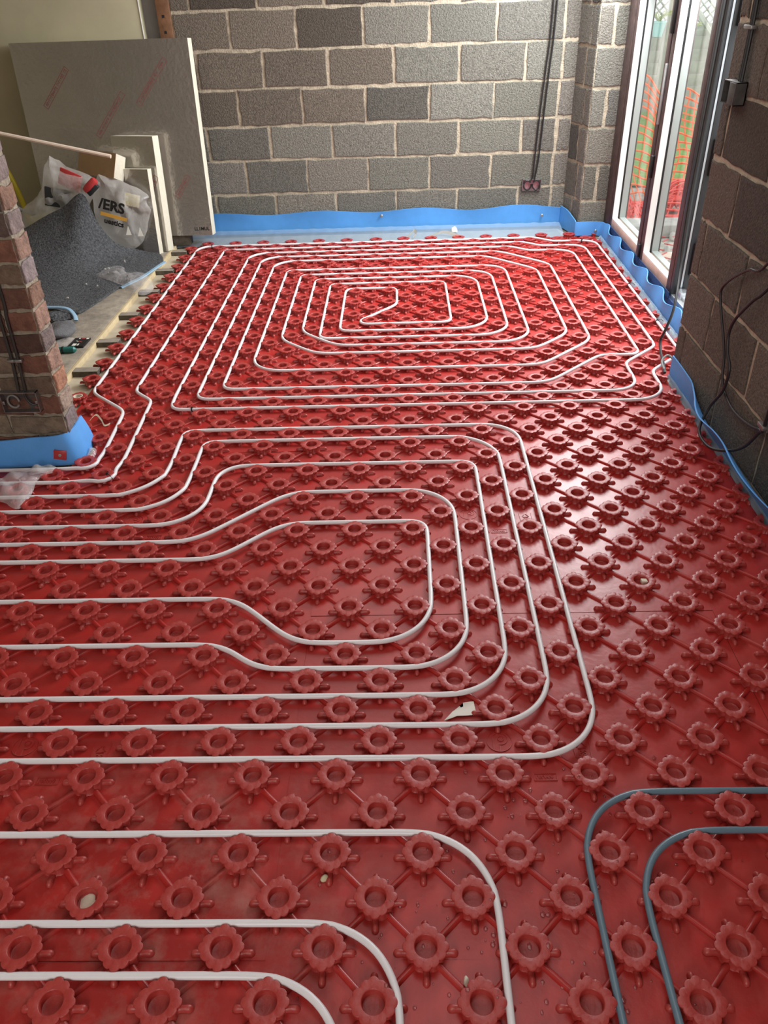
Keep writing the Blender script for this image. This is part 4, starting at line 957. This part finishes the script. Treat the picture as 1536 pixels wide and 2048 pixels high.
for z0, z1 in ((1.30, 1.56), (.58, .70), (.125, .20)): dpart('hinge', 'black', ((XD-.016, 4.19, z0), (XD+.002, 4.225, z1)), bev=.004)
dpart('pull_handle', 'alu', ((XD-.012, 4.205, .86), (XD, 4.225, 1.16)), bev=.003)
# edge of the second leaf: charcoal profile with hinges
dpart('edge_profile', 'charcoalframe', ((XD+.002, 3.535, .10), (XD+.045, 3.565, ZT-.05)), ((XD+.056, 3.525, .10), (XD+.10, 3.565, ZT-.05)))
dpart('edge_profile', 'alu', ((XD+.045, 3.530, .10), (XD+.055, 3.565, ZT-.05)), bev=0)
dpart('edge_seal', 'black', ((XD+.10, 3.52, .10), (XD+.115, 3.565, ZT-.05)), bev=0)
for z0 in (.22, .72, 1.36):
    h = dpart('hinge', 'black', ((XD+.072, 3.490, z0), (XD+.125, 3.535, z0+.17)), bev=.004)
    bm = bmesh.new()
    for q in range(3): lathe(bm, [(.001, 0), (.006, 0), (.005, .003), (.001, .003)], (XD+.095, 3.489, z0+.03+.052*q), 12, M=Matrix.Rotation(PI/2, 4, 'X'))
    s_ = obj('screw', bm, M['alu']); s_.location = -door.location; s_.parent = h; s_.location = (0, 0, 0)
dpart('floor_guide', 'alu', ((XD+.02, 3.44, .112), (XD+.07, 3.52, .150)), ((XD+.03, 3.40, .112), (XD+.05, 3.56, .130)), bev=.004)

# ------------------------------------------------------------------ garden
bm = bmesh.new(); quad(bm, [(2.28, -3, -.16), (14, -3, -.16), (14, 8.2, -.16), (2.28, 8.2, -.16)]); quad(bm, [(2.28, -3, -.16), (2.28, 8.2, -.16), (2.28, 8.2, -.3), (2.28, -3, -.3)])
tag(obj('floor_patio', bm, M['patio'], smooth=False), kind='structure')
bm = bmesh.new(); bmesh.ops.create_grid(bm, x_segments=40, y_segments=30, size=1)
for v in bm.verts: v.co = Vector((8.2+v.co.x*6, 11.2+v.co.y*3.8, -.14+.05*noise.noise(v.co*4)))
tag(obj('floor_lawn', bm, M['grass']), kind='structure')
# fence panels
FY = 12.0
for k in range(4):
    x0 = 2.6+1.86*k
    root = empty('fence_panel', (x0+.9, FY, -.15), ['weathered fence panel farthest left, behind the first glass pane', 'weathered fence panel with dipped top seen through the glass doors', 'third weathered fence panel from left, behind the door post', 'weathered fence panel at far right of the garden'][k], 'fence', 'weathered fence panels')
    bm = bmesh.new(); z = -.10
    q = 0
    while z < .86:
        box(bm, (x0+.02, -.007, 0), (x0+1.80, .007, .160), .002, M=Matrix.Translation((0, FY, z)) @ Matrix.Rotation(.16, 4, 'X')); z += .152; q += 1
    under(obj('boards', bm, M['fence']), root)
    for xx in (x0+.02, x0+.9, x0+1.76):
        bm = bmesh.new(); box(bm, (xx, FY-.035, -.12), (xx+.045, FY-.014, .88)); under(obj('batten', bm, M['fence']), root)
    bm = bmesh.new(); cx = x0+.91; cap = []
    for t in range(21):
        s = -1+2*t/20; cap.append((cx+s*.90, FY, .80+.18*s*s*0+.14*(1-s*s)))
    tube(bm, cap, .030, 6); under(obj('curved_rail', bm, M['trellis']), root)
    bm = bmesh.new()
    for t in range(-8, 20):
        for sg in (1, -1):
            xa = x0+.02+t*.11; pts = []
            for s in range(0, 16):
                x = xa+sg*s*.055; z = .80+s*.055
                if x0+.02 <= x <= x0+1.80 and z <= 1.62 and z > .80+.14*(1-((x-cx)/.9)**2): pts.append((x, FY+.004*sg, z))
            if len(pts) > 1: tube(bm, [pts[0], pts[-1]], .013, 4)
    box(bm, (x0, FY-.02, 1.58), (x0+1.82, FY+.02, 1.63))
    under(obj('trellis', bm, M['trellis']), root)
    bm = bmesh.new(); box(bm, (x0-.06, FY-.05, -.16), (x0+.02, FY+.05, 1.70), .006); under(obj('post', bm, M['trellis']), root)
bm = bmesh.new(); tube(bm, [(4.46, 11.88, 1.45), (5.25, 11.88, .55)], .035, 6); tag(obj('timber_brace', bm, M['trellis']), 'pale timber brace slanting across the trellis behind the second pane', 'brace')
for k, (x, z, s) in enumerate(((4.24, .84, .095), (4.66, .72, .085))):
    root = empty('flower_pot', (x, 11.82, z), ['pale blue pot with wispy plant hung on fence, seen through the first pane', 'pale blue pot hung on fence, lower one, seen through the second pane'][k], 'flower pot', 'pale blue hanging pots')
    bm = bmesh.new(); lathe(bm, [(.001, 0), (s*.65, 0), (s, s*1.7), (s*1.08, s*1.7), (s*1.08, s*1.9), (s*.9, s*1.9), (s*.6, .03), (.001, .03)], seg=20); obj('pot', bm, M['pot'], root)
    bm = bmesh.new(); random.seed(20+k)
    for q in range(14):
        a_ = random.uniform(0, 2*PI); L = random.uniform(.08, .18); tube(bm, smooth_path([(0, 0, s*1.6), (math.cos(a_)*.06, math.sin(a_)*.06, s*1.9+L*.5), (math.cos(a_)*.16, math.sin(a_)*.16, s*1.9+L*.7)], 3), .006, 4)
    obj('plant', bm, M['leaf'], root)
bm = bmesh.new(); bmesh.ops.create_icosphere(bm, subdivisions=4, radius=1)
for v in bm.verts: v.co = Vector((v.co.x*.25, v.co.y*.3, v.co.z*.35))
crumple(bm, .12, 5, 2); crumple(bm, .07, 17, 4); tag(obj('shrub', bm, M['leaf'], loc=(3.95, 12.9, 1.45)), 'yellowish shrub showing over the fence above the first pane', 'shrub')
# barrier netting
def net(P, nu, nv, r0, m, label, name):
    bm = bmesh.new()
    for i in range(nu+1): tube(bm, [P(i/nu, t/(nv*2)) for t in range(nv*2+1)], r0, 4, cap=False)
    for j in range(nv+1): tube(bm, [P(t/(nu*2), j/nv) for t in range(nu*2+1)], r0*1.35, 4, cap=False)
    return tag(obj(name, bm, M[m]), label, 'netting')
def netA(u, v):
    x = 2.45+u*1.95; y = 7.05+.10*math.sin(u*9)+.05*v; top = .80-.30*u+.10*math.sin(u*7.0)-.14*math.exp(-((u-.30)/.05)**2)
    return Vector((x+.05*math.sin(v*7+u*12)*(1-v), y-.35*(1-v)**2+.06*noise.noise(Vector((u*9, v*6, 1))), -.15+(top+.15)*v+.02*noise.noise(Vector((u*14, v*9, 5)))))
net(netA, 30, 15, .0065, 'orange', 'orange plastic barrier netting standing across the garden outside the doors', 'barrier_netting')
bm = bmesh.new(); tube(bm, [(2.79, 7.0, -.16), (2.80, 7.02, .82)], .014, 8); tag(obj('barrier_pin', bm, M['orange']), 'orange upright pin holding netting behind the first glass pane', 'pin')
def netB(u, v):
    a_ = u*2*PI*1.6; r = .16+.22*v
    return Vector((3.02+u*.22+r*math.cos(a_)*1.1, 6.30+r*math.sin(a_)*.65, -.13+.20*(1-v)*abs(math.sin(u*11))+.05*noise.noise(Vector((u*8, v*5, 2)))+.03))
net(netB, 46, 9, .007, 'netred', 'red heap of slack netting on the ground outside the second pane', 'netting_heap')
def netC(u, v):
    return Vector((2.42+u*.32, 5.95+v*.5, -.14+.14*abs(noise.noise(Vector((u*4, v*4, 8))))+.06*v))
net(netC, 16, 12, .007, 'netred', 'red slack netting on the ground outside the first pane', 'netting_heap')
bm = bmesh.new(); box(bm, (2.40, 5.62, -.16), (3.4, 5.86, -.06), .01); crumple(bm, .01, 8); tag(obj('kerb_stone', bm, M['stone']), 'grey concrete kerb on the ground just before the red netting heap', 'kerb')
bm = bmesh.new(); box(bm, (2.34, 4.2, -.16), (2.72, 5.05, -.10), .008); tag(obj('paving_slab', bm, M['slab']), 'pinkish slab on the ground right outside the second pane', 'slab')
random.seed(5)
for k in range(14):
    bm = bmesh.new(); bmesh.ops.create_icosphere(bm, subdivisions=2, radius=random.uniform(.03, .07)); crumple(bm, .03, 14, k)
    tag(obj('rubble_stone', bm, M['stone'], loc=(random.uniform(2.45, 3.2), random.uniform(4.6, 5.6), -.13)), 'small grey rubble stone on the ground outside the doors', 'stone', 'rubble outside the doors')
bm = bmesh.new(); bmesh.ops.create_icosphere(bm, subdivisions=2, radius=.09); crumple(bm, .04, 9)
tag(obj('white_litter', bm, M['paper'], loc=(4.15, 8.8, -.08)), 'white crumpled litter on the lawn behind orange netting', 'litter')

# ------------------------------------------------------------------ batten at wall edge
bm = bmesh.new(); box(bm, (-.905, 5.405, -.02), (-.818, 5.468, 2.42), .003)
ob = tag(obj('timber_batten', bm, M['brownwood']), 'brown upright timber fixed at the left end of the block wall', 'batten')
bm = bmesh.new()
bm.free()
for z in (1.33, 1.42):
    bm = bmesh.new(); box(bm, (-.872, 5.403, z), (-.856, 5.406, z+.016)); obj('nail_hole', bm, M['black'], ob, smooth=False)
